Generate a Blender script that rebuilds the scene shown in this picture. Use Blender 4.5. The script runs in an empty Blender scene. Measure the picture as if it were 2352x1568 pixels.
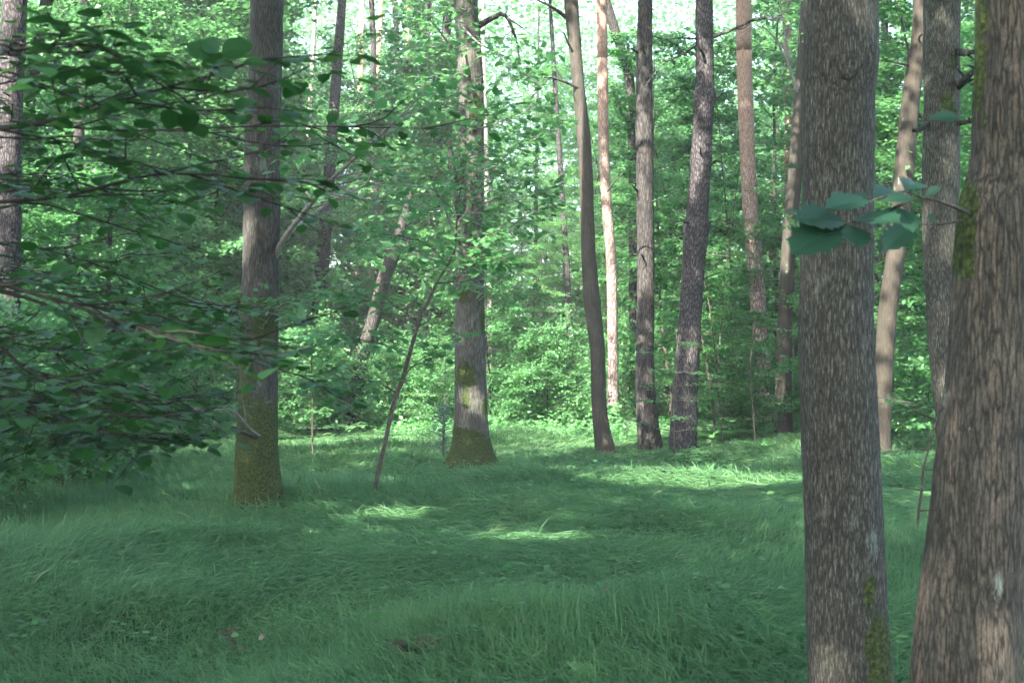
import bpy, math, random
import numpy as np
random.seed(7)
rng = np.random.default_rng(11)
C = bpy.context.scene.collection
HAZE = True
F = 3000.0; CX = 1176.0; HY = 800.0; CH = 1.55      # focal length, centre and horizon in the photo's viewing pixels, eye height

def at(px, py, d):
    return np.array([(px - CX) / F * d, d, CH - (py - HY) / F * d])

# ------------------------------------------------------------------ noise
def _h(ix, iy, iz, s):
    n = (np.atleast_1d(ix).astype(np.int64) * 374761393 + iy.astype(np.int64) * 668265263 + iz.astype(np.int64) * 2147483647 + s * 974634777) & 0xffffffff
    n = ((n ^ (n >> 13)) * 1274126177) & 0xffffffff
    n = ((n ^ (n >> 16)) * 2246822519) & 0xffffffff
    return ((n ^ (n >> 15)) & 0xffffff) / float(0xffffff)
def vn(x, y, z=0.0, s=0):
    x, y, z = np.broadcast_arrays(np.asarray(x, float), np.asarray(y, float), np.asarray(z, float))
    ix, iy, iz = np.floor(x), np.floor(y), np.floor(z)
    fx, fy, fz = x - ix, y - iy, z - iz
    fx = fx * fx * (3 - 2 * fx); fy = fy * fy * (3 - 2 * fy); fz = fz * fz * (3 - 2 * fz)
    r = 0
    for a in (0, 1):
        for b in (0, 1):
            for c in (0, 1):
                w = (fx if a else 1 - fx) * (fy if b else 1 - fy) * (fz if c else 1 - fz)
                r = r + w * _h(ix + a, iy + b, iz + c, s)
    return r
def ground(x, y):
    h = (vn(x * .16, y * .16, 0, 1) - .5) * .22 + (vn(x * .55, y * .55, 0, 2) - .5) * .14
    m = vn(x * .9 + 7, y * .9, 0, 3)
    return h + np.clip(m - .55, 0, 1) * .32 + (vn(x * .03, y * .03, 0, 4) - .5) * .5 * np.clip((np.hypot(x, y) - 20) / 40, 0, 1)

# ------------------------------------------------------------------ mesh building
class MB:
    def __init__(s): s.v = []; s.f = []; s.n = 0; s.at = []; s.at2 = []
    def add(s, v, f, rnd=0.0, moss=0.0):
        v = np.asarray(v, np.float32); s.v.append(v)
        s.f.append(np.asarray(f, np.int64) + s.n); s.n += len(v)
        s.at.append(np.broadcast_to(np.asarray(rnd, np.float32), (len(v),)))
        s.at2.append(np.broadcast_to(np.asarray(moss, np.float32), (len(v),)))
    def mesh(s, name, mat, origin=(0, 0, 0), smooth=False):
        me = bpy.data.meshes.new(name)
        v = np.concatenate(s.v) - np.asarray(origin, np.float32)
        loops = np.concatenate([f.ravel() for f in s.f])
        tot = np.concatenate([np.full(len(f), f.shape[1]) for f in s.f])
        st = np.concatenate([[0], np.cumsum(tot)[:-1]])
        me.vertices.add(len(v)); me.vertices.foreach_set('co', v.astype(np.float32).ravel())
        me.loops.add(len(loops)); me.loops.foreach_set('vertex_index', loops.astype(np.int32))
        me.polygons.add(len(tot)); me.polygons.foreach_set('loop_start', st.astype(np.int32))
        me.polygons.foreach_set('use_smooth', np.full(len(tot), smooth))
        a = me.attributes.new('rnd', 'FLOAT', 'POINT'); a.data.foreach_set('value', np.concatenate(s.at))
        if smooth:
            a = me.attributes.new('moss', 'FLOAT', 'POINT'); a.data.foreach_set('value', np.concatenate(s.at2))
        me.update(calc_edges=True)
        me.materials.append(mat)
        return me

def link(name, me, parent=None):
    o = bpy.data.objects.new(name, me); C.objects.link(o)
    if parent is not None: o.parent = parent
    return o
def tag(o, label=None, cat=None, group=None, kind=None):
    if label: o['label'] = label
    if cat: o['category'] = cat
    if group: o['group'] = group
    if kind: o['kind'] = kind
    return o
def empty(name, loc, label, cat, group=None, rz=0.0, sc=1.0):
    o = bpy.data.objects.new(name, None); C.objects.link(o)
    o.location = [float(q) for q in loc]; o.rotation_euler = (0, 0, rz); o.scale = (sc, sc, sc); o.empty_display_size = .2
    return tag(o, label, cat, group)

def smooth_path(pts, rad, n):
    pts = np.asarray(pts, float); rad = np.asarray(rad, float)
    seg = np.r_[0, np.cumsum(np.linalg.norm(np.diff(pts, axis=0), axis=1))]
    t = np.linspace(0, seg[-1], n)
    idx = np.clip(np.searchsorted(seg, t, 'right') - 1, 0, len(pts) - 2)
    u = ((t - seg[idx]) / (seg[idx + 1] - seg[idx] + 1e-9))[:, None]
    P = np.vstack([2 * pts[0] - pts[1], pts, 2 * pts[-1] - pts[-2]])
    p0, p1, p2, p3 = P[idx], P[idx + 1], P[idx + 2], P[idx + 3]
    q = .5 * (2 * p1 + (p2 - p0) * u + (2 * p0 - 5 * p1 + 4 * p2 - p3) * u ** 2 + (3 * p1 - p0 - 3 * p2 + p3) * u ** 3)
    return q, np.interp(t, seg, rad)

def tube(mb, path, rad, sides=6, rnd=0.5, bark=None, moss=None, flare=0, seed=0, cap=True):
    path = np.asarray(path, float); rad = np.asarray(rad, float); n = len(path)
    t = np.gradient(path, axis=0); t /= np.linalg.norm(t, axis=1)[:, None] + 1e-9
    ref = np.array([1., 0, 0]) if abs(t[0][0]) < .8 else np.array([0, 1., 0])
    a = ref - t * (t @ ref)[:, None]; a /= np.linalg.norm(a, axis=1)[:, None] + 1e-9
    b = np.cross(t, a)
    th = np.linspace(0, 2 * math.pi, sides, endpoint=False)
    ct, st = np.cos(th), np.sin(th)
    R = np.repeat(rad[:, None], sides, 1)
    if bark:                                    # real ridges, swellings and root flutes in the surface
        amp, fr, vs = bark
        z = path[:, 2][:, None]; rm = np.maximum(rad.mean(), .02)
        X = ct[None, :] * rm * fr + seed * 7.3; Y = st[None, :] * rm * fr; Z = z * fr * vs
        X, Y, Z = np.broadcast_arrays(X, Y, Z)
        wob = (vn(X * .5 + 3, Y * .5, Z * 1.6, 5) - .5) * 1.0
        rid = np.abs(vn(X + wob, Y + wob, Z, 6) - .5) * 2
        R = R + amp * (1 - rid) ** 2 - amp * .5 + amp * 1.0 * (vn(X * 2.3, Y * 2.3, Z * 2, 8) - .5)
        R = R * (1 + .07 * (vn(ct[None, :] * 1.3 + seed, st[None, :] * 1.3, z * 1.4, 9) - .5))
        if flare:
            hh = np.clip(path[:, 2] - path[0, 2] - .3, 0, None)[:, None]
            R = R * (1 + flare * np.exp(-hh / .16) * (.35 + .65 * (.5 + .5 * np.cos(th[None, :] * 5 + seed + 1.5 * np.sin(th[None, :] * 2 + seed)))))
    v = path[:, None, :] + R[..., None] * (ct[None, :, None] * a[:, None, :] + st[None, :, None] * b[:, None, :])
    v = v.reshape(-1, 3)
    i = np.arange(n - 1)[:, None] * sides; j = np.arange(sides)[None, :]; j2 = (j + 1) % sides
    f = np.stack([i + j, i + j2, i + sides + j2, i + sides + j], -1).reshape(-1, 4)
    ms = 0.0
    if moss is not None: ms = moss(v)
    mb.add(v, f, rnd, ms)

# leaf outlines: station t along the leaf and half width, folded on the midrib
_t = np.linspace(0, 1, 27)
_w = .40 * np.sin(np.clip(_t ** 1.35, 0, 1) * math.pi) ** .8 * (1 + .16 * np.sin(_t * 2 * math.pi * 6.0) - .05); _w[0] = _w[-1] = 0
_hw = .40 * np.sin(np.clip(_t ** .8, 0, 1) * math.pi) ** .62 * (1 + .05 * np.sin(_t * 2 * math.pi * 9)); _hw[0] = _hw[-1] = 0
LEAF = {
 'hazel': (list(_t[::2]), list(_hw[::2])),
 'sprig': (list(_t), list(_w)),
 'kite': None,
 'oval': ([0, .3, .68, 1], [0, .30, .27, 0]),
 'round': ([0, .08, .3, .55, .8, .93, 1], [0, .26, .43, .42, .27, .12, 0]),
 'oak': ([0, .14, .24, .32, .44, .52, .66, .74, .88, 1], [0, .06, .2, .1, .32, .17, .4, .24, .24, 0]),
}
def leaves(mb, pos, dr, nr, size, shape='kite', width=1.0, curl=.12, fold=.12, rnd=None):
    pos, dr, nr = (np.asarray(q, float) for q in (pos, dr, nr)); n = len(pos)
    if n == 0: return
    size = np.broadcast_to(size, (n,)).astype(float)
    dr = dr / (np.linalg.norm(dr, axis=1)[:, None] + 1e-9)
    sd = np.cross(nr, dr); sd /= np.linalg.norm(sd, axis=1)[:, None] + 1e-9
    up = np.cross(dr, sd)
    if LEAF[shape] is None:
        T = np.array([[0, 0, 0], [.5, .32 * width, .06], [1, 0, -curl], [.5, -.32 * width, .06]])
        Fc = np.array([[0, 2, 1], [0, 3, 2]])
    else:
        ts, ws = LEAF[shape]; m = len(ts); V = []; 
        for t in ts: V.append([t, 0, -curl * t * t])
        for q in (1, -1):
            for t, w in zip(ts[1:-1], ws[1:-1]): V.append([t, q * w * width, -curl * t * t + fold * w])
        T = np.array(V); fc = []
        for k, o in ((1, m), (-1, m + m - 2)):
            for i in range(m - 1):
                a, b = i, i + 1; L0 = o + i - 1; L1 = o + i
                if i == 0: q = [a, b, L1]
                elif i == m - 2: q = [a, b, L0]
                else:
                    for q in ([a, b, L1], [a, L1, L0]): fc.append(q if k > 0 else q[::-1])
                    continue
                fc.append(q if k > 0 else q[::-1])
        Fc = np.array(fc)
    k = len(T)
    v = pos[:, None, :] + size[:, None, None] * (T[None, :, 0:1] * dr[:, None, :] + T[None, :, 1:2] * sd[:, None, :] + T[None, :, 2:3] * up[:, None, :])
    f = (Fc[None] + (np.arange(n) * k)[:, None, None]).reshape(-1, 3)
    r = rng.random(n) if rnd is None else rnd
    mb.add(v.reshape(-1, 3), f, np.repeat(r, k))

class Acc:
    def __init__(s): s.p = []; s.d = []; s.n = []
    def put(s, p, d, n): s.p.append(p); s.d.append(d); s.n.append(n)
    def get(s): return np.concatenate(s.p), np.concatenate(s.d), np.concatenate(s.n)

def wander(p0, d, L, n, wob=.12, lift=0.0, r=None):
    r = r or rng
    d = np.asarray(d, float) / np.linalg.norm(d)
    st = L / (n - 1); P = [np.asarray(p0, float)]
    for _ in range(n - 1):
        d = d + r.normal(0, wob, 3); d[2] += lift / n; d /= np.linalg.norm(d)
        P.append(P[-1] + d * st)
    return np.array(P)

def leaf_twig(acc, path, spacing, jit=.35, upn=1.0, start=.1, stalk=.02):
    L = np.linalg.norm(np.diff(path, axis=0), axis=1).sum()
    k = max(2, int(L * (1 - start) / spacing))
    t = np.linspace(start, 1, k) * (len(path) - 1)
    i = np.minimum(t.astype(int), len(path) - 2); u = (t - i)[:, None]
    p = path[i] * (1 - u) + path[i + 1] * u
    tg = path[i + 1] - path[i]; tg /= np.linalg.norm(tg, axis=1)[:, None] + 1e-9
    sd = np.cross(tg, [0, 0, 1.]); sd /= np.linalg.norm(sd, axis=1)[:, None] + 1e-6
    sg = np.where(np.arange(k) % 2 == 0, 1., -1.)[:, None]
    d = tg * .6 + sd * sg * .9 + rng.normal(0, jit, (k, 3)); d[:, 2] -= .12
    nn = np.array([0, 0, upn]) + rng.normal(0, jit, (k, 3))
    acc.put(p + d * stalk, d, nn)

def grow(wood, acc, path, r0, r1, lvl, P, sides=5):
    """a branch with side branches; the last level carries the leaves"""
    n = len(path)
    tube(wood, path, np.linspace(r0, r1, n), sides, rng.random())
    if lvl >= P['lv']:
        leaf_twig(acc, path, P['sp'], P.get('jit', .35), P.get('upn', 1.0), P.get('st', .1)); return
    L = np.linalg.norm(np.diff(path, axis=0), axis=1).sum()
    k = P['n'][lvl]; t0 = P.get('t0', .25)
    for q in range(k):
        t = t0 + (1 - t0) * (q + rng.random() * .7) / k
        t = min(t, .99); s = t * (n - 1); i = min(int(s), n - 2)
        p = path[i] * (1 - (s - i)) + path[i + 1] * (s - i)
        tg = path[i + 1] - path[i]; tg /= np.linalg.norm(tg)
        sd = np.cross(tg, [0, 0, 1.]); sd /= np.linalg.norm(sd) + 1e-6
        sg = 1 if q % 2 else -1
        an = P['ang'] * (.75 + .5 * rng.random())
        d = tg * math.cos(an) + sd * sg * math.sin(an) + np.array([0, 0, 1]) * rng.normal(0, P.get('vz', .18))
        l = L * P['rat'] * (1.15 - .6 * t) * (.7 + .5 * rng.random())
        l = max(l, P.get('minl', .15))
        grow(wood, acc, wander(p, d, l, 5 if lvl + 1 < P['lv'] else 4, P.get('wob', .12), P.get('lift', 0)), max(r0 * (1 - t * .7) * .5, .0015), max(r1 * .6, .0008), lvl + 1, P, 4 if lvl == 0 else 3)
    if acc is not None: leaf_twig(acc, path[n // 2:], P['sp'] * 1.3, .3)

# ------------------------------------------------------------------ materials
def new_mat(name):
    m = bpy.data.materials.new(name); m.use_nodes = True
    nt = m.node_tree; nt.nodes.clear(); return m, nt
def N(nt, t, **k):
    n = nt.nodes.new(t)
    for a, b in k.items():
        if a[0] == 'i' and a[1:].isdigit(): n.inputs[int(a[1:])].default_value = b
        else: setattr(n, a, b)
    return n
def ramp(nt, stops, src):
    r = N(nt, 'ShaderNodeValToRGB'); e = r.color_ramp.elements
    while len(e) < len(stops): e.new(.5)
    for q, (p, c) in zip(e, stops): q.position = p; q.color = (*c, 1) if len(c) == 3 else c
    nt.links.new(src, r.inputs[0]); return r
def leaf_mat(name, cols, trans=.4, rough=.45, spec=.5, tcol=1.6, noise=.25):
    m, nt = new_mat(name); L = nt.links.new
    a = N(nt, 'ShaderNodeAttribute', attribute_name='rnd')
    oi = N(nt, 'ShaderNodeObjectInfo')
    ad = N(nt, 'ShaderNodeMath', operation='MULTIPLY_ADD'); ad.inputs[1].default_value = .7
    mu = N(nt, 'ShaderNodeMath', operation='MULTIPLY'); mu.inputs[1].default_value = .3
    L(oi.outputs['Random'], mu.inputs[0]); L(a.outputs['Fac'], ad.inputs[0]); L(mu.outputs[0], ad.inputs[2])
    k = len(cols); r = ramp(nt, [(i / max(k - 1, 1), c) for i, c in enumerate(cols)], ad.outputs[0])
    tc = N(nt, 'ShaderNodeTexCoord'); no = N(nt, 'ShaderNodeTexNoise'); no.inputs['Scale'].default_value = 1.3; no.inputs['Detail'].default_value = 2
    L(tc.outputs['Object'], no.inputs['Vector'])
    mr = N(nt, 'ShaderNodeMapRange'); mr.inputs[1].default_value = .3; mr.inputs[2].default_value = .7; mr.inputs[3].default_value = 1 - noise; mr.inputs[4].default_value = 1 + noise
    L(no.outputs['Fac'], mr.inputs[0])
    hs = N(nt, 'ShaderNodeHueSaturation'); L(r.outputs[0], hs.inputs['Color']); L(mr.outputs[0], hs.inputs['Value'])
    p = N(nt, 'ShaderNodeBsdfPrincipled'); p.inputs['Roughness'].default_value = rough; p.inputs['Specular IOR Level'].default_value = spec
    L(hs.outputs[0], p.inputs['Base Color'])
    t = N(nt, 'ShaderNodeBsdfTranslucent'); mx = N(nt, 'ShaderNodeMixShader'); mx.inputs[0].default_value = trans
    h2 = N(nt, 'ShaderNodeHueSaturation'); h2.inputs['Value'].default_value = tcol; h2.inputs['Hue'].default_value = .485; L(hs.outputs[0], h2.inputs['Color'])
    L(h2.outputs[0], t.inputs[0]); L(p.outputs[0], mx.inputs[1]); L(t.outputs[0], mx.inputs[2])
    o = N(nt, 'ShaderNodeOutputMaterial'); L(mx.outputs[0], o.inputs[0]); return m

def bark_mat(name, dark, mid, light, sc=28, stretch=.16, crack=.6, bump=.6, bd=.012, lichen=.0, lcol=(.30, .36, .30), patch=.15, warm=None, fine=.35, bands=None):
    m, nt = new_mat(name); L = nt.links.new
    tc = N(nt, 'ShaderNodeTexCoord')
    mp = N(nt, 'ShaderNodeMapping'); mp.inputs['Scale'].default_value = (sc, sc, sc * stretch); L(tc.outputs['Object'], mp.inputs[0])
    n0 = N(nt, 'ShaderNodeTexNoise'); n0.inputs['Scale'].default_value = .6; n0.inputs['Detail'].default_value = 3; L(mp.outputs[0], n0.inputs['Vector'])
    ml = N(nt, 'ShaderNodeVectorMath', operation='MULTIPLY_ADD'); ml.inputs[1].default_value = (1.6, 1.6, 1.6); L(n0.outputs['Color'], ml.inputs[0]); L(mp.outputs[0], ml.inputs[2])
    vo = N(nt, 'ShaderNodeTexVoronoi', feature='DISTANCE_TO_EDGE'); vo.inputs['Scale'].default_value = .8; L(ml.outputs[0], vo.inputs['Vector'])
    n1 = N(nt, 'ShaderNodeTexNoise'); n1.inputs['Scale'].default_value = 1.7; n1.inputs['Detail'].default_value = 7; n1.inputs['Roughness'].default_value = .7; L(mp.outputs[0], n1.inputs['Vector'])
    cr = N(nt, 'ShaderNodeMapRange'); cr.inputs[1].default_value = 0; cr.inputs[2].default_value = .22; L(vo.outputs[0], cr.inputs[0])
    cm_ = N(nt, 'ShaderNodeMapRange'); cm_.inputs[3].default_value = 1 - crack; L(cr.outputs[0], cm_.inputs[0])
    mixh = N(nt, 'ShaderNodeMath', operation='MULTIPLY'); L(n1.outputs['Fac'], mixh.inputs[0]); L(cm_.outputs[0], mixh.inputs[1])
    r = ramp(nt, [(.25, dark), (.47, mid), (.70, light)], mixh.outputs[0])
    # fine crumbly mottling over the ridges, and broad paler bands along the trunk
    mf = N(nt, 'ShaderNodeMapping'); mf.inputs['Scale'].default_value = (150, 150, 60); L(tc.outputs['Object'], mf.inputs[0])
    nf = N(nt, 'ShaderNodeTexNoise'); nf.inputs['Scale'].default_value = 1; nf.inputs['Detail'].default_value = 5; nf.inputs['Roughness'].default_value = .8; L(mf.outputs[0], nf.inputs['Vector'])
    mfr = N(nt, 'ShaderNodeMapRange'); mfr.inputs[1].default_value = .35; mfr.inputs[2].default_value = .65; mfr.inputs[3].default_value = 1 - fine; mfr.inputs[4].default_value = 1 + fine; L(nf.outputs['Fac'], mfr.inputs[0])
    if bands:
        mb_ = N(nt, 'ShaderNodeMapping'); mb_.inputs['Scale'].default_value = (17, 17, .5); L(tc.outputs['Object'], mb_.inputs[0])
        nb = N(nt, 'ShaderNodeTexNoise'); nb.inputs['Scale'].default_value = 1; nb.inputs['Detail'].default_value = 2; L(mb_.outputs[0], nb.inputs['Vector'])
        br = N(nt, 'ShaderNodeMapRange'); br.inputs[1].default_value = .46; br.inputs[2].default_value = .62; br.inputs[4].default_value = .8; L(nb.outputs['Fac'], br.inputs[0])
        bm = N(nt, 'ShaderNodeMath', operation='MULTIPLY'); L(br.outputs[0], bm.inputs[0]); bc = N(nt, 'ShaderNodeMapRange'); bc.inputs[1].default_value = .3; bc.inputs[2].default_value = .5; L(mixh.outputs[0], bc.inputs[0]); L(bc.outputs[0], bm.inputs[1])
        bx = N(nt, 'ShaderNodeMix', data_type='RGBA'); L(bm.outputs[0], bx.inputs[0]); L(r.outputs[0], bx.inputs[6]); bx.inputs[7].default_value = (*bands, 1); rout = bx.outputs[2]
    else: rout = r.outputs[0]
    # broad tone patches
    n2 = N(nt, 'ShaderNodeTexNoise'); n2.inputs['Scale'].default_value = 3.0; n2.inputs['Detail'].default_value = 4; L(tc.outputs['Object'], n2.inputs['Vector'])
    mr = N(nt, 'ShaderNodeMapRange'); mr.inputs[1].default_value = .3; mr.inputs[2].default_value = .7; mr.inputs[3].default_value = 1 - patch; mr.inputs[4].default_value = 1 + patch; L(n2.outputs['Fac'], mr.inputs[0])
    hs = N(nt, 'ShaderNodeHueSaturation'); L(rout, hs.inputs['Color']); vm = N(nt, 'ShaderNodeMath', operation='MULTIPLY'); L(mr.outputs[0], vm.inputs[0]); L(mfr.outputs[0], vm.inputs[1]); L(vm.outputs[0], hs.inputs['Value'])
    col = hs.outputs[0]
    if warm:                                    # orange flakes where the pine sheds its grey plates, higher on the trunk
        sp = N(nt, 'ShaderNodeSeparateXYZ'); L(tc.outputs['Object'], sp.inputs[0])
        w = N(nt, 'ShaderNodeMapRange'); w.inputs[1].default_value = warm[1]; w.inputs[2].default_value = warm[2]; L(sp.outputs[2], w.inputs[0])
        wm = N(nt, 'ShaderNodeMath', operation='MULTIPLY'); L(w.outputs[0], wm.inputs[0])
        wr = N(nt, 'ShaderNodeMapRange'); wr.inputs[1].default_value = .35; wr.inputs[2].default_value = .55; L(n1.outputs['Fac'], wr.inputs[0]); L(wr.outputs[0], wm.inputs[1])
        mx = N(nt, 'ShaderNodeMix', data_type='RGBA'); L(wm.outputs[0], mx.inputs[0]); L(col, mx.inputs[6]); mx.inputs[7].default_value = (*warm[0], 1); col = mx.outputs[2]
    if lichen:
        n3 = N(nt, 'ShaderNodeTexNoise'); n3.inputs['Scale'].default_value = 4.5; n3.inputs['Detail'].default_value = 6; n3.inputs['Roughness'].default_value = .75
        mp3 = N(nt, 'ShaderNodeMapping'); mp3.inputs['Scale'].default_value = (1.3, 1.3, .45); mp3.inputs['Location'].default_value = (3, 1, 2); L(tc.outputs['Object'], mp3.inputs[0]); L(mp3.outputs[0], n3.inputs['Vector'])
        lr = N(nt, 'ShaderNodeMapRange'); lr.inputs[1].default_value = .66 - lichen * .2; lr.inputs[2].default_value = .72 - lichen * .15; lr.inputs[4].default_value = .75; L(n3.outputs['Fac'], lr.inputs[0])
        mx = N(nt, 'ShaderNodeMix', data_type='RGBA'); L(lr.outputs[0], mx.inputs[0]); L(col, mx.inputs[6]); mx.inputs[7].default_value = (*lcol, 1); col = mx.outputs[2]
    # moss, where the trunk carries it
    am = N(nt, 'ShaderNodeAttribute', attribute_name='moss')
    n4 = N(nt, 'ShaderNodeTexNoise'); n4.inputs['Scale'].default_value = 13; n4.inputs['Detail'].default_value = 5; n4.inputs['Roughness'].default_value = .7; L(tc.outputs['Object'], n4.inputs['Vector'])
    sm = N(nt, 'ShaderNodeMath', operation='MULTIPLY_ADD'); sm.inputs[1].default_value = 2.6; sm.inputs[2].default_value = -1.3; L(n4.outputs['Fac'], sm.inputs[0])
    sa = N(nt, 'ShaderNodeMath', operation='ADD'); L(am.outputs['Fac'], sa.inputs[0]); L(sm.outputs[0], sa.inputs[1])
    ms = N(nt, 'ShaderNodeMapRange'); ms.inputs[1].default_value = .28; ms.inputs[2].default_value = .44; gt = N(nt, 'ShaderNodeMath', operation='MULTIPLY', use_clamp=True); gt.inputs[1].default_value = 6; L(am.outputs['Fac'], gt.inputs[0]); gm = N(nt, 'ShaderNodeMath', operation='MULTIPLY'); L(gt.outputs[0], gm.inputs[0]); L(sa.outputs[0], gm.inputs[1]); L(gm.outputs[0], ms.inputs[0])
    n5 = N(nt, 'ShaderNodeTexNoise'); n5.inputs['Scale'].default_value = 60; n5.inputs['Detail'].default_value = 4; L(tc.outputs['Object'], n5.inputs['Vector'])
    mc = ramp(nt, [(.3, (.008, .011, .003)), (.5, (.026, .040, .008)), (.72, (.075, .088, .020))], n5.outputs['Fac'])
    mx = N(nt, 'ShaderNodeMix', data_type='RGBA'); L(ms.outputs[0], mx.inputs[0]); L(col, mx.inputs[6]); L(mc.outputs[0], mx.inputs[7])
    p = N(nt, 'ShaderNodeBsdfPrincipled'); p.inputs['Roughness'].default_value = .85; p.inputs['Specular IOR Level'].default_value = .25
    L(mx.outputs[2], p.inputs['Base Color'])
    hm = N(nt, 'ShaderNodeMix'); L(ms.outputs[0], hm.inputs[0]); L(mixh.outputs[0], hm.inputs[2]); L(n5.outputs['Fac'], hm.inputs[3])
    bp = N(nt, 'ShaderNodeBump'); bp.inputs['Strength'].default_value = bump; bp.inputs['Distance'].default_value = bd; L(hm.outputs[0], bp.inputs['Height']); L(bp.outputs[0], p.inputs['Normal'])
    o = N(nt, 'ShaderNodeOutputMaterial'); L(p.outputs[0], o.inputs[0]); return m

M_oak = bark_mat('oak_bark', (.018, .017, .013), (.060, .058, .046), (.19, .185, .150), 115, .13, .4, 1.0, .010, lichen=.36, lcol=(.17, .20, .17), fine=.55)
M_oak_far = bark_mat('oak_bark_fine', (.016, .014, .012), (.050, .046, .038), (.115, .11, .092), 80, .10, .45, .7, .010, lichen=.4, lcol=(.12, .145, .12))
M_oak_pale = bark_mat('oak_bark_pale', (.026, .024, .019), (.080, .075, .062), (.165, .16, .135), 80, .10, .45, .7, .010, lichen=.45, lcol=(.19, .20, .17))
M_ridged = bark_mat('ridged_oak_bark', (.019, .017, .013), (.062, .057, .045), (.108, .097, .075), 90, .12, .45, 1.0, .012, lichen=.15, patch=.2, fine=.5, bands=(.135, .104, .077))
M_scaly = bark_mat('scaly_bark', (.014, .012, .012), (.070, .060, .062), (.140, .12, .122), 46, .28, .7, .8, .014, lichen=.0, patch=.2)
M_dark = bark_mat('dark_bark', (.014, .012, .011), (.052, .047, .042), (.11, .10, .088), 50, .16, .6, .8, .012, patch=.2)
M_smooth = bark_mat('smooth_bark', (.024, .021, .017), (.044, .038, .030), (.068, .059, .046), 22, .2, .15, .3, .006, lichen=.1, patch=.25)
M_brown = bark_mat('brown_bark', (.018, .015, .011), (.036, .030, .022), (.058, .048, .035), 24, .2, .2, .4, .006, lichen=.1, patch=.25)
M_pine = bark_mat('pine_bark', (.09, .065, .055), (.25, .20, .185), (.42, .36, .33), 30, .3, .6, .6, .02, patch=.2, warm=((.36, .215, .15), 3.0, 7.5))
M_pale = bark_mat('pale_bark', (.10, .09, .08), (.30, .27, .25), (.50, .45, .42), 26, .4, .4, .4, .01, patch=.25)
M_htw = bark_mat('hazel_bark', (.012, .011, .009), (.026, .024, .020), (.045, .042, .035), 60, .3, .3, .3, .003)
M_twig = bark_mat('twig_bark', (.03, .025, .02), (.075, .062, .05), (.13, .11, .09), 50, .3, .3, .3, .004)
M_grey = bark_mat('grey_branch_bark', (.09, .08, .07), (.19, .18, .165), (.30, .28, .26), 50, .3, .3, .3, .004)

G = lambda *c: [tuple(q) for q in c]
M_lf = leaf_mat('oak_leaf', G((.040, .13, .042), (.064, .19, .062), (.10, .25, .085)), .45, .42, .5)
M_lfb = leaf_mat('beech_leaf', G((.045, .15, .048), (.068, .20, .065), (.105, .26, .085)), .5, .45, .45)
M_lfl = leaf_mat('light_leaf', G((.08, .22, .08), (.11, .28, .09), (.16, .34, .11)), .5, .5, .4)
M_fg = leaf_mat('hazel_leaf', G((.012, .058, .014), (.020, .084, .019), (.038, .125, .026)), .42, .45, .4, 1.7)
M_sh = leaf_mat('shrub_leaf', G((.055, .17, .06), (.085, .23, .08), (.13, .29, .11)), .45, .42, .5)
M_can = leaf_mat('canopy_leaf', G((.03, .10, .025), (.05, .15, .035), (.08, .2, .05)), .45, .5, .4)
M_spr = leaf_mat('spruce_needle', G((.05, .12, .10), (.09, .18, .15)), .15, .5, .4)
M_dead = leaf_mat('dead_leaf', G((.075, .064, .045), (.115, .10, .072), (.18, .155, .11)), .25, .7, .2, 1.2)

# ------------------------------------------------------------------ world, sun, camera
SUN_EL, SUN_AZ = 43.0, math.atan2(-.86, -.50)           # the sun stands behind the camera on the left
sd = np.array([math.cos(math.radians(SUN_EL)) * math.cos(SUN_AZ), math.cos(math.radians(SUN_EL)) * math.sin(SUN_AZ), math.sin(math.radians(SUN_EL))])
w = bpy.data.worlds.new('World'); bpy.context.scene.world = w; w.use_nodes = True
nt = w.node_tree; bg = nt.nodes['Background']; sky = nt.nodes.new('ShaderNodeTexSky'); sky.sky_type = 'NISHITA'
sky.sun_disc = False; sky.sun_elevation = math.radians(SUN_EL); sky.sun_rotation = math.atan2(sd[0], sd[1]); sky.dust_density = 2.0; sky.air_density = 1.0
nt.links.new(sky.outputs[0], bg.inputs[0]); bg.inputs[1].default_value = .12
sun = bpy.data.lights.new('sun', 'SUN'); sun.energy = 5.0; sun.angle = math.radians(.5); sun.color = (1, .95, .85)
so = bpy.data.objects.new('sun', sun); C.objects.link(so)
from mathutils import Vector
so.rotation_euler = Vector(sd).to_track_quat('Z', 'Y').to_euler()
cam = bpy.data.cameras.new('camera'); co = bpy.data.objects.new('camera', cam); C.objects.link(co)
co.location = (0, 0, CH); co.rotation_euler = (math.pi / 2, 0, 0)
cam.sensor_width = 36; cam.lens = F / 2352 * 36; cam.shift_y = 16 / 2352; cam.clip_end = 1000; cam.clip_start = .05
cam.dof.use_dof = True; cam.dof.focus_distance = 13; cam.dof.aperture_fstop = 8
sc = bpy.context.scene; sc.camera = co
sc.view_settings.view_transform = 'Standard'; sc.view_settings.look = 'None'; sc.view_settings.exposure = 3.05
cy = sc.cycles
cy.max_bounces = 6; cy.diffuse_bounces = 4; cy.glossy_bounces = 2; cy.transmission_bounces = 4; cy.transparent_max_bounces = 4
cy.caustics_reflective = False; cy.caustics_refractive = False; cy.sample_clamp_indirect = 6
cy.use_denoising = True; cy.use_adaptive_sampling = True; cy.adaptive_threshold = .03

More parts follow.
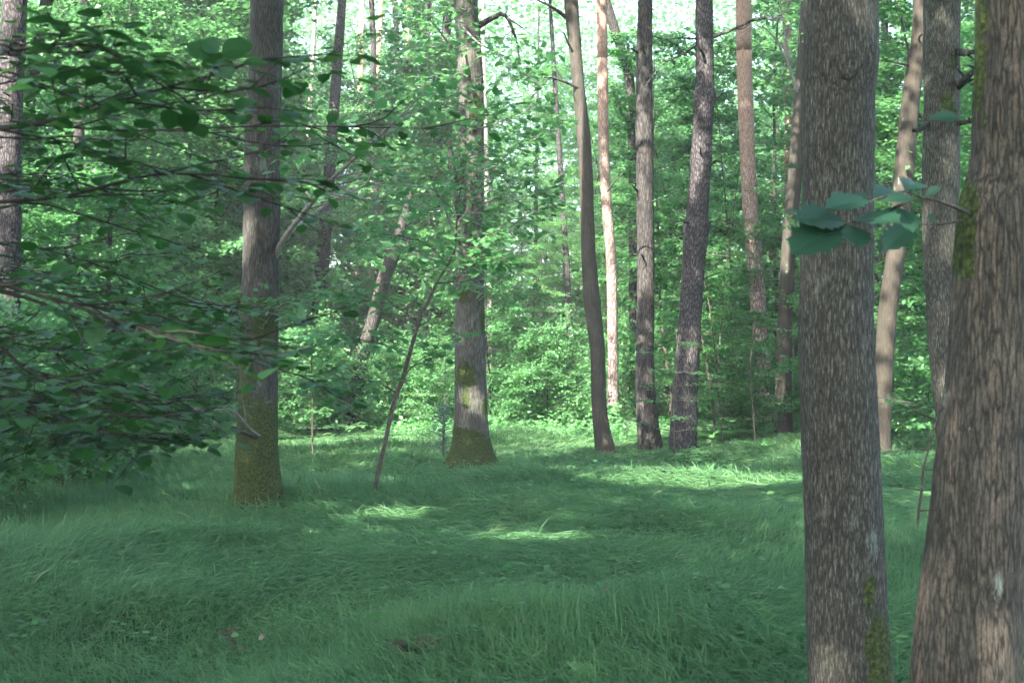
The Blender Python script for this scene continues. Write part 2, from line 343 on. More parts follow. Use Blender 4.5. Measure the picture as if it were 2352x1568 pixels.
# ------------------------------------------------------------------ ground
def make_ground():
    a = np.linspace(-1, 1, 421); g = np.sign(a) * (np.abs(a) * 24 + np.abs(a) ** 5 * 380)
    X, Y = np.meshgrid(g, g + 14, indexing='ij'); Z = ground(X, Y)
    v = np.stack([X, Y, Z], -1).reshape(-1, 3); n = len(g)
    i = np.arange(n - 1)[:, None] * n + np.arange(n - 1)[None]
    f = np.stack([i, i + n, i + n + 1, i + 1], -1).reshape(-1, 4)
    m, nt = new_mat('forest_floor'); L = nt.links.new
    tc = N(nt, 'ShaderNodeTexCoord'); n1 = N(nt, 'ShaderNodeTexNoise'); n1.inputs['Scale'].default_value = 9; n1.inputs['Detail'].default_value = 8; L(tc.outputs['Object'], n1.inputs['Vector'])
    r = ramp(nt, [(.3, (.012, .03, .01)), (.5, (.02, .06, .018)), (.62, (.04, .075, .025)), (.75, (.07, .06, .035))], n1.outputs['Fac'])
    p = N(nt, 'ShaderNodeBsdfPrincipled'); p.inputs['Roughness'].default_value = .95; L(r.outputs[0], p.inputs['Base Color'])
    bp = N(nt, 'ShaderNodeBump'); bp.inputs['Distance'].default_value = .05; L(n1.outputs['Fac'], bp.inputs['Height']); L(bp.outputs[0], p.inputs['Normal'])
    o = N(nt, 'ShaderNodeOutputMaterial'); L(p.outputs[0], o.inputs[0])
    mb = MB(); mb.add(v, f); tag(link('ground', mb.mesh('ground', m, smooth=True)), kind='structure')
make_ground()

# ------------------------------------------------------------------ sun flecks: openings in the canopy towards the sun
LIT = [(2.15, 14.7, 1.5, .75), (-2.9, 21.5, 2.2, 1.4), (.25, 10.3, .5, .35), (-4.6, 14.0, .6, .35), (-2.2, 18.8, .8, .5), (1.0, 17.5, 1.3, .45), (-1.1, 11.6, .5, .3), (-6.5, 19, 1.0, .6), (4.5, 13.6, .5, .3),
       (3.0, 24.5, 2.6, 1.6), (-.6, 23.5, 1.5, 1.0), (-1.1, 14.2, .45, .3)]
def in_fleck(p):
    t = p[:, 2] / sd[2]; g = p - t[:, None] * sd[None]; r = np.zeros(len(p), bool)
    for x, y, a, b in LIT:
        r |= ((g[:, 0] - x) / a) ** 2 + ((g[:, 1] - y) / b) ** 2 < 1
    # trunks that catch the sun
    for (x, y, z, rad) in ((2.65, 20, 1.45, .35), (5.1, 24, 3.3, .35), (2.1, 21, 4.6, .3)):
        q = p - np.array([x, y, z]); c = q @ sd; r |= (np.linalg.norm(q - c[:, None] * sd, axis=1) < rad) & (c > 0)
    return r

def crown_mesh(name, centre, rad, nclump, per, size, base, dens_gap=.0):
    cs = rng.normal(0, 1, (nclump, 3)); cs /= np.linalg.norm(cs, axis=1)[:, None]
    cs *= rng.random(nclump)[:, None] ** .4; cs = cs * np.array(rad) + np.array(centre)
    p = (cs[:, None, :] + rng.normal(0, 1, (nclump, per, 3)) * np.array([.75, .75, .32])).reshape(-1, 3)
    p = p[~in_fleck(p)]
    # keep what hangs below the photograph's upper edge sparse
    n = len(p); mb = MB()
    leaves(mb, p, rng.normal(0, 1, (n, 3)) * [1, 1, .3], rng.normal(0, .45, (n, 3)) + [0, 0, 1], size * (.7 + .6 * rng.random(n)))
    return mb.mesh(name, M_can, base), cs

# ------------------------------------------------------------------ big trees traced from the photograph
def big_tree(name, rows, d, mat, label, cat='tree', group=None, H=15, bark=(.006, 60, .15), sides=48, dz=.05, moss=None, flare=.0,
             crown=(2.8, 2.6), nclump=46, per=110, lsize=.2, seed=1, taper=.55, topx=0, extra=None, rootz=None):
    rows = sorted(rows, key=lambda r: -r[0])
    pts = [at((a + b) / 2, y, d) for y, a, b in rows]; rad = [(b - a) / 2 / F * d for y, a, b in rows]
    b0 = pts[0].copy(); g = float(ground(b0[0], b0[1])); 
    gz = min(b0[2], g) - .3
    pts = [np.array([b0[0] - (pts[1][0] - b0[0]) * .2, b0[1], gz])] + pts; rad = [rad[0] * 1.05] + rad
    dirn = (pts[-1] - pts[-3]); dirn /= dirn[2]
    z0 = pts[-1][2]; r0 = rad[-1]
    ptop = []
    for k in range(1, 6):
        u = k / 5; z = z0 + (H - z0) * u
        ptop.append(np.array([pts[len(rows)][0] + dirn[0] * .5 * (z - z0) + topx * u, d + .3 * math.sin(seed + k), z])); rad.append(r0 * (1 - (1 - .25) * u))
    pts += ptop
    hh = pts[-1][2] - gz
    path, rr = smooth_path(pts, rad, int(hh / dz))
    # finer rings only where the picture looks
    base = np.array([b0[0], d, g])
    root = empty(name, base, label, cat, group)
    mb = MB(); tube(mb, path, rr, sides, .5, bark, (lambda v: moss(v)) if moss else None, flare, seed)
    # limbs inside the crown
    c = np.array([pts[-1][0], d, H - crown[1] * .55])
    for k in range(9):
        s = int(len(path) * (.62 + .035 * k)); a = seed * 1.7 + k * 2.4
        dd = np.array([math.cos(a), math.sin(a), .55])
        if path[s][2] < CH + (HY + 150) / F * d: continue
        pa = wander(path[s], dd, crown[0] * 1.0, 7, .12, .2); tube(mb, pa, np.linspace(rr[s] * .45, .012, 7), 6)
    link('trunk', mb.mesh('trunk', mat, base, True), root)
    cm, _ = crown_mesh('crown', c, (crown[0], crown[0], crown[1]), nclump, per, lsize, base)
    link('crown', cm, root)
    if extra: extra(root, base)
    return root, base

def pxz(v, d):      # picture row and column of surface points at depth d
    return CX + v[:, 0] / d * F, HY - (v[:, 2] - CH) / d * F
def blob(px, py, cx, cy, rx, ry):
    return np.clip(1.25 - np.sqrt(((px - cx) / rx) ** 2 + ((py - cy) / ry) ** 2), 0, 1)
def mossA(v):
    px, py = pxz(v, 11.9)
    m = np.clip((py - 890) / 60, 0, 1) * .78
    m = np.maximum(m, blob(px, py, 612, 745, 26, 70)); m = np.maximum(m, blob(px, py, 560, 720, 22, 45)); m = np.maximum(m, blob(px, py, 560, 265, 18, 60))
    m = np.maximum(m, blob(px, py, 560, 880, 30, 90)); return m
def mossB(v):
    px, py = pxz(v, 16.9)
    m = np.clip((py - (960 + (px - 1040) * .35)) / 25, 0, 1) * .8
    for q in ((1070, 862, 30, 32), (1072, 912, 10, 25), (1114, 935, 8, 22), (1110, 740, 7, 30), (1048, 420, 12, 75), (1068, 675, 14, 30), (1095, 250, 16, 40), (1062, 380, 10, 60)):
        m = np.maximum(m, blob(px, py, *q) * 1.0)
    return m
def mossE(v):
    px, py = pxz(v, 5.0)
    m = blob(px, py, 2005, 1500, 42, 110)
    return np.maximum(m, np.maximum(blob(px, py, 1975, 1345, 16, 40), blob(px, py, 1915, 530, 12, 10)))
def mossH(v):
    px, py = pxz(v, 3.6)
    m = np.maximum(blob(px, py, 2208, 455, 20, 60), blob(px, py, 2205, 570, 14, 90)); return np.maximum(m, blob(px, py, 2240, 60, 18, 260) * .75)
def mossG(v):
    px, py = pxz(v, 9.0)
    return np.maximum(blob(px, py, 2170, 260, 22, 45) * .8, blob(px, py, 2180, 150, 14, 40) * .7)

def branch_obj(name, pts, rads, P, mat, lmat, shape, size, root, base, width=1.0, n=14, sides=7):
    wood = MB(); acc = Acc()
    path, rr = smooth_path(pts, rads, n)
    grow_r(wood, acc, path, rr, P, sides)
    b = link(name, wood.mesh(name, mat, base, True), root)
    if acc.p:
        p, dd, nn = acc.get(); mb = MB(); leaves(mb, p, dd, nn, size * (.65 + .6 * rng.random(len(p))), shape, width)
        link('leaves', mb.mesh('leaves', lmat, base), b)
    return b
def grow_r(wood, acc, path, rr, P, sides):
    tube(wood, path, rr, sides)
    n = len(path); L = np.linalg.norm(np.diff(path, axis=0), axis=1).sum()
    k = P['n'][0]; t0 = P.get('t0', .25)
    for q in range(k):
        t = min(t0 + (1 - t0) * (q + rng.random() * .8) / k, .985); s = t * (n - 1); i = min(int(s), n - 2)
        p = path[i] * (1 - (s - i)) + path[i + 1] * (s - i)
        tg = path[i + 1] - path[i]; tg /= np.linalg.norm(tg)
        sdv = np.cross(tg, [0, 0, 1.]); sdv /= np.linalg.norm(sdv) + 1e-6
        an = P['ang'] * (.75 + .5 * rng.random()); sg = 1 if q % 2 else -1
        dd = tg * math.cos(an) + sdv * sg * math.sin(an) * P.get('side', 1) + np.array([0, 0, 1]) * (P.get('zz', 0) + rng.normal(0, P.get('vz', .3)))
        l = max(L * P['rat'] * (1.15 - .6 * t) * (.7 + .5 * rng.random()), .2)
        if P['lv'] == 0: 
            tube(wood, wander(p, dd, l, 6, .22), np.linspace(max(rr[i] * .5, .003), .0015, 6), 4); continue
        grow(wood, acc, wander(p, dd, l, 6, .13), max(rr[i] * .5, .003), .0015, 1, P, 4)
    if P['lv']: leaf_twig(acc, path[n * 2 // 3:], P['sp'], .4)

# --- the left mossy oak
def extraA(root, base):
    P = dict(lv=2, n=[12, 5], ang=.8, rat=.42, sp=.055, vz=.25, zz=.08, t0=.28)
    pa = [at(628, 600, 11.9), at(648, 555, 11.75), at(700, 485, 11.3), at(762, 412, 10.9), at(850, 332, 10.5), at(905, 280, 10.3), at(975, 215, 10.1)]
    branch_obj('branch', pa, [.03, .026, .022, .018, .014, .010, .005], P, M_grey, M_lf, 'oak', .10, root, base)
    pa = [at(630, 590, 11.9), at(660, 540, 12.2), at(735, 480, 12.6), at(800, 440, 12.8), at(890, 420, 13), at(1010, 440, 13.2)]
    branch_obj('branch', pa, [.02, .018, .015, .012, .009, .004], P, M_grey, M_lf, 'oak', .10, root, base)
    pa = [at(600, 1003, 11.8), at(575, 985, 11.4), at(530, 940, 11.1), at(470, 945, 10.8), at(420, 930, 10.6), at(320, 885, 10.4)]
    branch_obj('dead_branch', pa, [.014, .012, .010, .008, .006, .003], dict(lv=0, n=[12], ang=.7, rat=.42, sp=.06, zz=.08), M_grey, None, None, 0, root, base)
    pa = [at(600, 1010, 11.8), at(500, 965, 11.2), at(475, 935, 11.1), at(440, 880, 11.0)]
    branch_obj('dead_branch', pa, [.02, .016, .013, .008], dict(lv=0, n=[5], ang=.6, rat=.5, sp=.06), M_twig, None, None, 0, root, base)
    P2 = dict(lv=2, n=[9, 3], ang=.8, rat=.5, sp=.06, vz=.2, t0=.2)
    pa = [at(570, 760, 11.9), at(545, 740, 11.6), at(500, 700, 11.3), at(455, 690, 11.1), at(400, 660, 10.9)]
    branch_obj('branch', pa, [.02, .017, .013, .01, .005], P2, M_twig, M_lf, 'oak', .10, root, base)
    pa = [at(640, 745, 11.9), at(640, 720, 11.6), at(610, 690, 11.2), at(560, 660, 11.0), at(690, 640, 10.8)]
    P3 = dict(lv=2, n=[6, 3], ang=.8, rat=.3, sp=.07, vz=.15, t0=.4)
    branch_obj('branch', [at(600, 760, 11.85), at(620, 730, 11.4), at(650, 700, 11.1), at(690, 690, 10.9)], [.014, .01, .007, .004], P3, M_twig, M_lf, 'oak', .12, root, base)
big_tree('oak_tree', [(0, 576, 650), (100, 573, 648), (200, 570, 646), (300, 562, 643), (400, 560, 642), (500, 558, 642), (600, 558, 640), (700, 554, 640), (800, 553, 638), (900, 550, 637), (1000, 545, 637), (1060, 540, 640), (1120, 537, 648), (1160, 534, 655), (1200, 528, 668)],
         11.9, M_oak_far, 'left oak with dark mossy foot and a pale branch reaching to the upper right', H=14, moss=mossA, flare=.10, seed=1, extra=extraA, dz=.035, sides=56)
# --- the middle mossy oak
def extraB(root, base):
    P = dict(lv=2, n=[9, 5], ang=.9, rat=.5, sp=.055, vz=.3, t0=.2)
    D = 16.9
    for pts, r in (([(1052, 560), (1020, 470), (1010, 400), (985, 340)], .02), ([(1110, 550), (1160, 530), (1200, 500), (1240, 470)], .012), ([(1080, 500), (1110, 470), (1150, 450), (1200, 400)], .012),
                   ([(1070, 300), (1120, 290), (1170, 270), (1215, 250)], .012), ([(1060, 240), (1020, 220), (970, 200), (930, 190)], .014), ([(1050, 640), (990, 590), (930, 570), (860, 560)], .014), ([(1100, 690), (1120, 670), (1090, 640), (1060, 600)], .01),
                   ([(1070, 120), (1040, 110), (1000, 60), (960, 20)], .016), ([(1060, 60), (1100, 100), (1150, 130), (1180, 190)], .014), ([(1090, 400), (1140, 380), (1190, 330), (1230, 320)], .012)):
        pa = [at(x, y, D - .12 - .45 * i) for i, (x, y) in enumerate(pts)]
        branch_obj('branch', pa, [r, r * .8, r * .6, r * .3], P, M_grey, M_lf, 'oak', .12, root, base, n=10)
    pa = [at(1100, 60, D), at(1135, 40, D - .1), at(1160, 35, D - .2), at(1185, 90, D - .3), at(1195, 150, D - .3)]
    branch_obj('dead_branch', pa, [.045, .035, .025, .015, .01], dict(lv=0, n=[7], ang=.8, rat=.4, sp=1), M_dark, None, None, 0, root, base)
    pa = [at(1056, 500, D - .1), at(1046, 450, D - .3), at(1038, 380, D - .4), at(1030, 310, D - .4)]
    branch_obj('stem', pa, [.03, .05, .045, .03], dict(lv=0, n=[3], ang=.6, rat=.2, sp=1), M_oak_far, None, None, 0, root, base)
big_tree('oak_tree', [(0, 1042, 1098), (100, 1050, 1105), (200, 1053, 1112), (300, 1055, 1112), (400, 1050, 1112), (500, 1047, 1112), (600, 1048, 1111), (700, 1045, 1112), (800, 1045, 1115), (900, 1045, 1118), (960, 1044, 1120), (1000, 1040, 1124), (1040, 1031, 1134), (1065, 1020, 1146), (1090, 1005, 1162)],
         16.9, M_oak_pale, 'middle oak with moss patches on pale bark and a wide mossy foot', H=15, moss=mossB, flare=.22, seed=3, extra=extraB, dz=.04, sides=56, nclump=34)
# --- three trunks right of the middle
def stubs(spec, D, mat):
    def fn(root, base):
        for pts, r in spec:
            pa = [at(x, y, D - .05 - .12 * i) for i, (x, y) in enumerate(pts)]
            long = len(pts) > 3
            branch_obj('branch' if long else 'branch_stub', pa, np.linspace(r, r * (.3 if long else .6), len(pts)), dict(lv=0, n=[5 if long else 0], ang=.7, rat=.5, sp=1), mat, None, None, 0, root, base, n=10)
    return fn
big_tree('alder_tree', [(0, 1295, 1328), (100, 1305, 1335), (200, 1315, 1343), (300, 1323, 1355), (400, 1330, 1362), (500, 1333, 1365), (600, 1336, 1370), (700, 1342, 1380), (800, 1355, 1389), (900, 1358, 1392), (960, 1361, 1397), (1000, 1364, 1404), (1030, 1366, 1412)],
         20, M_smooth, 'slender brown trunk that bows and leans left, first of the three right of centre', H=15, seed=5, dz=.06, sides=28, bark=(.004, 40, .2), flare=.05, nclump=28,
         extra=stubs([([(1300, 40), (1280, 25), (1255, 10), (1220, -5)], .035), ([(1320, 125), (1305, 100), (1295, 75)], .02), ([(1335, 205), (1300, 190), (1270, 180), (1240, 178)], .025), ([(1395, 440), (1410, 420), (1430, 400)], .015)], 20, M_smooth))
big_tree('pine_tree', [(0, 1466, 1498), (100, 1462, 1499), (300, 1460, 1500), (500, 1462, 1502), (700, 1463, 1503), (850, 1460, 1503), (950, 1461, 1510), (1020, 1466, 1520)],
         20.8, M_dark, 'straight dark grey trunk, second of the three right of centre', H=16, seed=7, dz=.06, sides=28, bark=(.008, 36, .12), flare=.06, nclump=28,
         extra=stubs([([(1465, 120), (1455, 115), (1450, 112)], .025), ([(1495, 465), (1503, 462), (1510, 460)], .02), ([(1465, 440), (1458, 432), (1452, 425)], .02), ([(1482, 130), (1480, 120), (1476, 112)], .02), ([(1480, 600), (1478, 592), (1474, 585)], .02)], 20.8, M_dark))
big_tree('pine_tree', [(0, 1598, 1636), (100, 1597, 1638), (200, 1598, 1640), (215, 1594, 1643), (300, 1592, 1636), (370, 1586, 1636), (400, 1585, 1632), (500, 1576, 1627), (515, 1570, 1632), (600, 1568, 1620), (700, 1562, 1612), (800, 1553, 1607), (900, 1545, 1603), (960, 1541, 1603), (1000, 1539, 1601), (1040, 1536, 1602)],
         20, M_scaly, 'purple grey scaly pine with dead branch stubs, leaning right, right of centre', H=16, seed=9, dz=.05, sides=32, bark=(.012, 40, .2), flare=.05, nclump=28,
         extra=stubs([([(1620, 145), (1615, 125), (1610, 115)], .03), ([(1640, 220), (1650, 222), (1660, 215)], .02), ([(1610, 372), (1610, 355), (1608, 340)], .02), ([(1630, 380), (1645, 370), (1655, 372)], .025), ([(1592, 515), (1580, 510), (1572, 512)], .03), ([(1625, 512), (1640, 508), (1660, 506), (1690, 520)], .014), ([(1600, 90), (1560, 88), (1520, 90), (1480, 75)], .016), ([(1600, 105), (1560, 130), (1520, 150), (1480, 200)], .014), ([(1636, 85), (1680, 70), (1740, 45), (1800, 40)], .03), ([(1615, 640), (1635, 632), (1655, 625)], .015), ([(1575, 705), (1560, 700), (1552, 702)], .02)], 20, M_scaly))
big_tree('beech_tree', [(0, 1840, 1862), (200, 1826, 1853), (300, 1818, 1847), (400, 1810, 1843), (500, 1800, 1833), (600, 1793, 1826), (700, 1788, 1822), (800, 1783, 1819), (900, 1780, 1818), (960, 1780, 1820), (1000, 1778, 1824)],
         24, M_smooth, 'smooth brown trunk leaning right just left of the near oak', H=15, seed=11, dz=.08, sides=24, bark=(.004, 30, .2), nclump=24,
         extra=stubs([([(1835, 215), (1815, 160), (1805, 90), (1790, 0)], .035), ([(1815, 160), (1780, 90), (1740, 60), (1680, 90)], .02)], 24, M_grey))
# --- the near oak
def extraE(root, base):
    mb = MB(); c = at(1945, 150, 4.862)
    for r, s in ((.062, -.004), (.036, .012)):
        k = 20; th = np.linspace(0, 2 * math.pi, k, endpoint=False); rings = []
        for q, (rr, dd) in enumerate(((r * 1.6, .004), (r * 1.15, -.012 - s), (r * .6, -.016 - s), (r * .25, -.008 - s))):
            w_ = rr * (1 + .18 * np.sin(th * 3 + q))
            rings.append(np.stack([c[0] + np.cos(th) * w_, np.full(k, c[1] + dd), c[2] + np.sin(th) * w_ * 1.1], -1))
        v = np.concatenate(rings); i = np.arange(3)[:, None] * k; j = np.arange(k)[None]
        mb.add(v, np.stack([i + j, i + (j + 1) % k, i + k + (j + 1) % k, i + k + j], -1).reshape(-1, 4))
    link('knot', mb.mesh('knot', M_oak, base, True), root)
big_tree('oak_tree', [(0, 1847, 2015), (200, 1844, 2008), (400, 1842, 2006), (600, 1838, 2004), (700, 1836, 2003), (800, 1836, 2005), (1000, 1842, 2015), (1200, 1852, 2025), (1400, 1855, 2035), (1568, 1858, 2050), (1700, 1845, 2070)],
         5.0, M_oak, 'near oak with light flecked bark and a moss patch low on its right side', H=13, bark=(.0035, 70, .22), sides=120, dz=.02, moss=mossE, seed=13, extra=extraE, flare=.08, crown=(3.8, 2.4), nclump=74)
# --- the nearest oak at the right edge, with the sprig that hangs before its neighbour
def extraH(root, base):
    wood = MB(); pa, rr = smooth_path([at(2225, 490, 3.5), at(2180, 470, 3.35), at(2120, 455, 3.3), at(2060, 475, 3.3), at(1990, 505, 3.3), at(1940, 512, 3.3)], [.006, .005, .004, .0035, .003, .002], 30)
    tube(wood, pa, rr, 7)
    pb, rb = smooth_path([at(2120, 455, 3.3), at(2080, 440, 3.25), at(2030, 452, 3.2), at(2000, 462, 3.2)], [.003, .0025, .002, .002], 12); tube(wood, pb, rb, 6)
    pc, rc = smooth_path([at(2215, 505, 3.5), at(2160, 515, 3.6), at(2100, 515, 3.7), at(2060, 520, 3.75)], [.004, .003, .002, .0015], 12); tube(wood, pc, rc, 6)
    b = link('branch', wood.mesh('branch', M_twig, base, True), root)
    mb = MB(); V = []
    def lf(x0, y0, x1, y1, d, dd, tilt, w=1.0):
        p = at(x0, y0, d); q = at(x1, y1, d + dd); L_ = np.linalg.norm(q - p)
        nrm = np.array([tilt, -.75, .65]); leaves(mb, [p], [q - p], [nrm], [L_], 'sprig', w * .7, .14, .16)
    for a in ((1945, 512, 1838, 488, 3.3, -.1, .1), (1945, 518, 1826, 562, 3.3, -.12, -.1, 1.1), (1950, 515, 1978, 556, 3.3, -.1, .1, 1.2), (1955, 505, 2060, 492, 3.3, -.15, 0), (2000, 462, 1905, 462, 3.2, -.1, 0, .8), (2005, 458, 2068, 430, 3.2, .1, 0), (2010, 462, 2100, 448, 3.2, 0, 0, .8),
              (2000, 455, 1930, 440, 3.2, .1, .2, .8), (2060, 475, 2100, 520, 3.3, -.1, .1), (2080, 440, 2110, 405, 3.25, .1, 0), (2130, 275, 2205, 262, 3.4, 0, .2, 1.0), (1842, 490, 1800, 482, 4.4, 0, .1, .6), (2100, 515, 2040, 560, 3.7, -.1, .1), (2060, 520, 2020, 580, 3.75, 0, .1), (2150, 515, 2135, 490, 3.6, 0, .1),
              (1842, 385, 1805, 380, 4.5, 0, 0, .7), (2120, 455, 2160, 425, 3.3, 0, 0, .9)): lf(*a)
    link('leaves', mb.mesh('leaves', M_sprig, base), b)
M_sprig = leaf_mat('sprig_leaf', G((.012, .048, .026), (.016, .058, .032), (.022, .07, .036)), .2, .5, .4)
big_tree('oak_tree', [(0, 2248, 2435), (200, 2241, 2430), (350, 2236, 2425), (430, 2222, 2420), (480, 2205, 2415), (550, 2199, 2410), (700, 2192, 2400), (800, 2185, 2392), (900, 2175, 2382), (1000, 2161, 2372), (1100, 2149, 2362), (1200, 2140, 2354), (1300, 2129, 2346), (1400, 2115, 2340), (1568, 2098, 2338), (1800, 2085, 2345), (2050, 2060, 2360)],
         3.6, M_ridged, 'nearest and widest trunk at the right edge, ridged brown bark with a mossy edge', H=12, bark=(.006, 42, .07), sides=140, dz=.02, moss=mossH, seed=15, extra=extraH)
big_tree('oak_tree', [(0, 2124, 2206), (200, 2124, 2204), (400, 2120, 2202), (544, 2120, 2200), (700, 2128, 2203), (800, 2135, 2209), (950, 2150, 2225), (1150, 2160, 2245), (1320, 2160, 2260)],
         9.0, M_oak, 'straight furrowed trunk directly behind the left edge of the nearest trunk', H=14, bark=(.006, 50, .15), sides=64, dz=.035, moss=mossG, seed=17, flare=.1,
         extra=stubs([([(2195, 120), (2215, 122), (2235, 120), (2260, 118)], .03), ([(2195, 200), (2215, 185), (2230, 170), (2260, 140)], .035), ([(2195, 285), (2215, 282), (2240, 280), (2260, 285)], .02), ([(2130, 285), (2110, 298), (2098, 300)], .02)], 9.0, M_dark))
big_tree('beech_tree', [(0, 2098, 2135), (100, 2092, 2128), (139, 2084, 2122), (278, 2066, 2108), (417, 2053, 2097), (544, 2042, 2084), (700, 2020, 2062), (800, 2012, 2054), (900, 2010, 2050), (1000, 2007, 2046), (1060, 2000, 2050)],
         18, M_brown, 'light brown leaning trunk seen between the near oak and the right edge trunks', H=14, seed=19, dz=.06, sides=28, bark=(.005, 34, .2), nclump=26,
         extra=stubs([([(2085, 150), (2060, 145), (2030, 140), (1995, 142)], .02), ([(2110, 105), (2112, 85), (2118, 80)], .015)], 18, M_dark))

# --- unseen trees added out of frame so that their crowns shade the clearing
for k, (x, y, H) in enumerate(((-9.5, 8, 14), (-11, 1.5, 14), (-6, -2.5, 13), (-1.2, -4.5, 13), (3.5, -2, 13), (-3.2, 2.2, 13), (-5.6, 5.6, 13), (-7.6, 2.8, 13), (-14, 2, 14), (-15, -3, 14), (-9, -3.5, 13), (-7.5, -6, 13), (-4.5, -1.2, 12), (-4.4, 6.6, 13), (7.5, 5, 14), (7, 12, 15), (-9, -7, 14), (-3.5, -9.5, 14), (2, -8, 14), (-13, -3, 14))):
    px = CX + x / max(y, .1) * F
    base = np.array([x, y, float(ground(x, y))])
    root = empty('oak_tree', base, 'unseen oak added %s, its crown shading the grass' % ('to the left' if x < -5 else 'to the right' if x > 5 else 'behind the viewer'), 'tree', 'unseen oaks added around the clearing for shade')
    mb = MB(); pa, rr = smooth_path([base - [0, 0, .3], base + [0, 0, 3], base + [.2, .1, 8], base + [.3, .3, H - 1]], [.24, .18, .14, .05], 60)
    tube(mb, pa, rr, 20, .5, (.006, 40, .15), None, .15, k)
    link('trunk', mb.mesh('trunk', M_oak_far, base, True), root)
    cm, _ = crown_mesh('crown', (x, y, H - 2), (3.2, 3.2, 2.2), 52, 110, .2, base); link('crown', cm, root)

# ------------------------------------------------------------------ background trunks traced from the photograph
def far_trunk(name, pts, w, d, mat, label, group=None, crown=True, top=14):
    pts3 = [at(x, y, d) for x, y in pts]; pts3.sort(key=lambda p: p[2])
    ws = [w / 2 / F * d] * len(pts3)
    b = pts3[0]; dirn = (pts3[1] - b) / (pts3[1][2] - b[2]); g = float(ground(b[0], b[1]))
    foot = b + dirn * (g - .2 - b[2]) * .6; foot[2] = g - .2
    q = [foot] + pts3 if b[2] > g + .3 else pts3[:1] + pts3[1:]
    r = [ws[0] * 1.25] + ws if len(q) > len(pts3) else ws[:]
    dirn = (pts3[-1] - pts3[-2]) / (pts3[-1][2] - pts3[-2][2]); e = pts3[-1] + dirn * max(top - pts3[-1][2], 1) * .9
    q.append(e); r.append(r[-1] * .4)
    base = q[0] + [0, 0, .2]
    root = empty(name, base, label, 'tree', group)
    pa, rr = smooth_path(q, r, 70); mb = MB(); tube(mb, pa, rr, 16, .5, (w / F * d * .02, 25, .2), None, 0, w)
    link('trunk', mb.mesh('trunk', mat, base, True), root)
    if crown:
        cm, _ = crown_mesh('crown', (e[0], e[1], top), (2.0, 2.0, 1.8), 9, 80, .2, base); link('crown', cm, root)
pine = 'pine_tree'
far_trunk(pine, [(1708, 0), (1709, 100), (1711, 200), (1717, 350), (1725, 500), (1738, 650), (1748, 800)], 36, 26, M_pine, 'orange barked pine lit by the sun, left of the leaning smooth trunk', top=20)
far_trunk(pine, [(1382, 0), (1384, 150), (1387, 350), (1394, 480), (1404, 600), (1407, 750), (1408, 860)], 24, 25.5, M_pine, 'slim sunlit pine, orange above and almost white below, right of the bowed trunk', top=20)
far_trunk('oak_tree', [(34, 0), (30, 100), (24, 200), (20, 400), (20, 700)], 56, 17, M_scaly, 'thick grey purple trunk in the top left corner', top=15)
far_trunk('oak_tree', [(108, 0), (92, 80), (75, 180), (66, 250), (50, 400)], 28, 20, M_oak_far, 'leaning mossy trunk beside the top left corner trunk', top=15)
far_trunk('oak_tree', [(193, 30), (190, 150), (186, 260), (178, 380)], 24, 24, M_dark, 'dark narrow trunk in the upper left, second from the corner trunk')
far_trunk('birch_tree', [(290, 20), (286, 110), (284, 300)], 13, 40, M_pale, 'pale thin trunk against the bright gap at the upper left')
far_trunk('oak_tree', [(322, 20), (320, 110), (318, 300)], 14, 36, M_dark, 'thin grey trunk right beside the pale thin one at upper left')
far_trunk('oak_tree', [(853, 0), (857, 80), (859, 190), (862, 300)], 13, 34, M_dark, 'thin dark trunk right of the left oak, high up')
far_trunk('oak_tree', [(905, 0), (910, 60), (913, 130), (916, 300)], 12, 33, M_dark, 'thin dark trunk with a forked limb, between the two mossy oaks')
far_trunk('oak_tree', [(956, 0), (952, 60), (950, 130), (946, 300)], 10, 38, M_dark, 'thinnest dark trunk between the two mossy oaks')
far_trunk('oak_tree', [(980, 10), (977, 80), (974, 150), (970, 400)], 19, 36, M_dark, 'dark trunk left of the middle oak, its foliage hanging across')
far_trunk('oak_tree', [(912, 555), (903, 585), (882, 640), (862, 720), (840, 790), (826, 850)], 31, 24, M_dark, 'dark leaning broken trunk half hidden by leaves behind the bent sapling', crown=False, top=3.6)
far_trunk('oak_tree', [(1035, -20), (1022, 100), (1012, 220), (1004, 350), (1000, 500)], 22, 31, M_dark, 'dark trunk behind the left side of the middle oak')
far_trunk('beech_tree', [(738, 640), (732, 720), (726, 850)], 34, 30, M_scaly, 'thick grey trunk low behind the left oak')
far_trunk('birch_tree', [(690, 700), (687, 760), (684, 850)], 18, 36, M_pale, 'pale trunk seen low beside the left oak')
far_trunk('birch_tree', [(735, 700), (748, 760), (758, 800), (766, 850)], 11, 29, M_pale, 'pale curved thin stem leaning against the thick grey trunk', crown=False, top=2.6)
far_trunk('oak_tree', [(1400, 30), (1425, 110), (1445, 180), (1452, 300), (1454, 420)], 22, 28, M_dark, 'crooked grey trunk between the bowed trunk and the straight dark one')
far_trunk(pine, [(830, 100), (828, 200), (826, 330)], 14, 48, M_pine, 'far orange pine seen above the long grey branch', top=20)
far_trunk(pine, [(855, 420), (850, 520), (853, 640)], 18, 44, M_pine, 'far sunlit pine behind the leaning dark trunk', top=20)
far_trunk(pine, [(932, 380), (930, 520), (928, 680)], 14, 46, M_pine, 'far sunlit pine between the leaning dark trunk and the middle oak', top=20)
far_trunk('birch_tree', [(1118, 400), (1120, 480), (1122, 560)], 12, 30, M_pale, 'pale stem touching the right side of the middle oak')
far_trunk('birch_tree', [(1293, 480), (1298, 560), (1304, 650)], 14, 33, M_scaly, 'thin grey stem left of the bowed trunk')
far_trunk('birch_tree', [(1810, 120), (1813, 250), (1812, 400)], 22, 34, M_pine, 'pinkish far trunk beside the leaning smooth one', top=20)
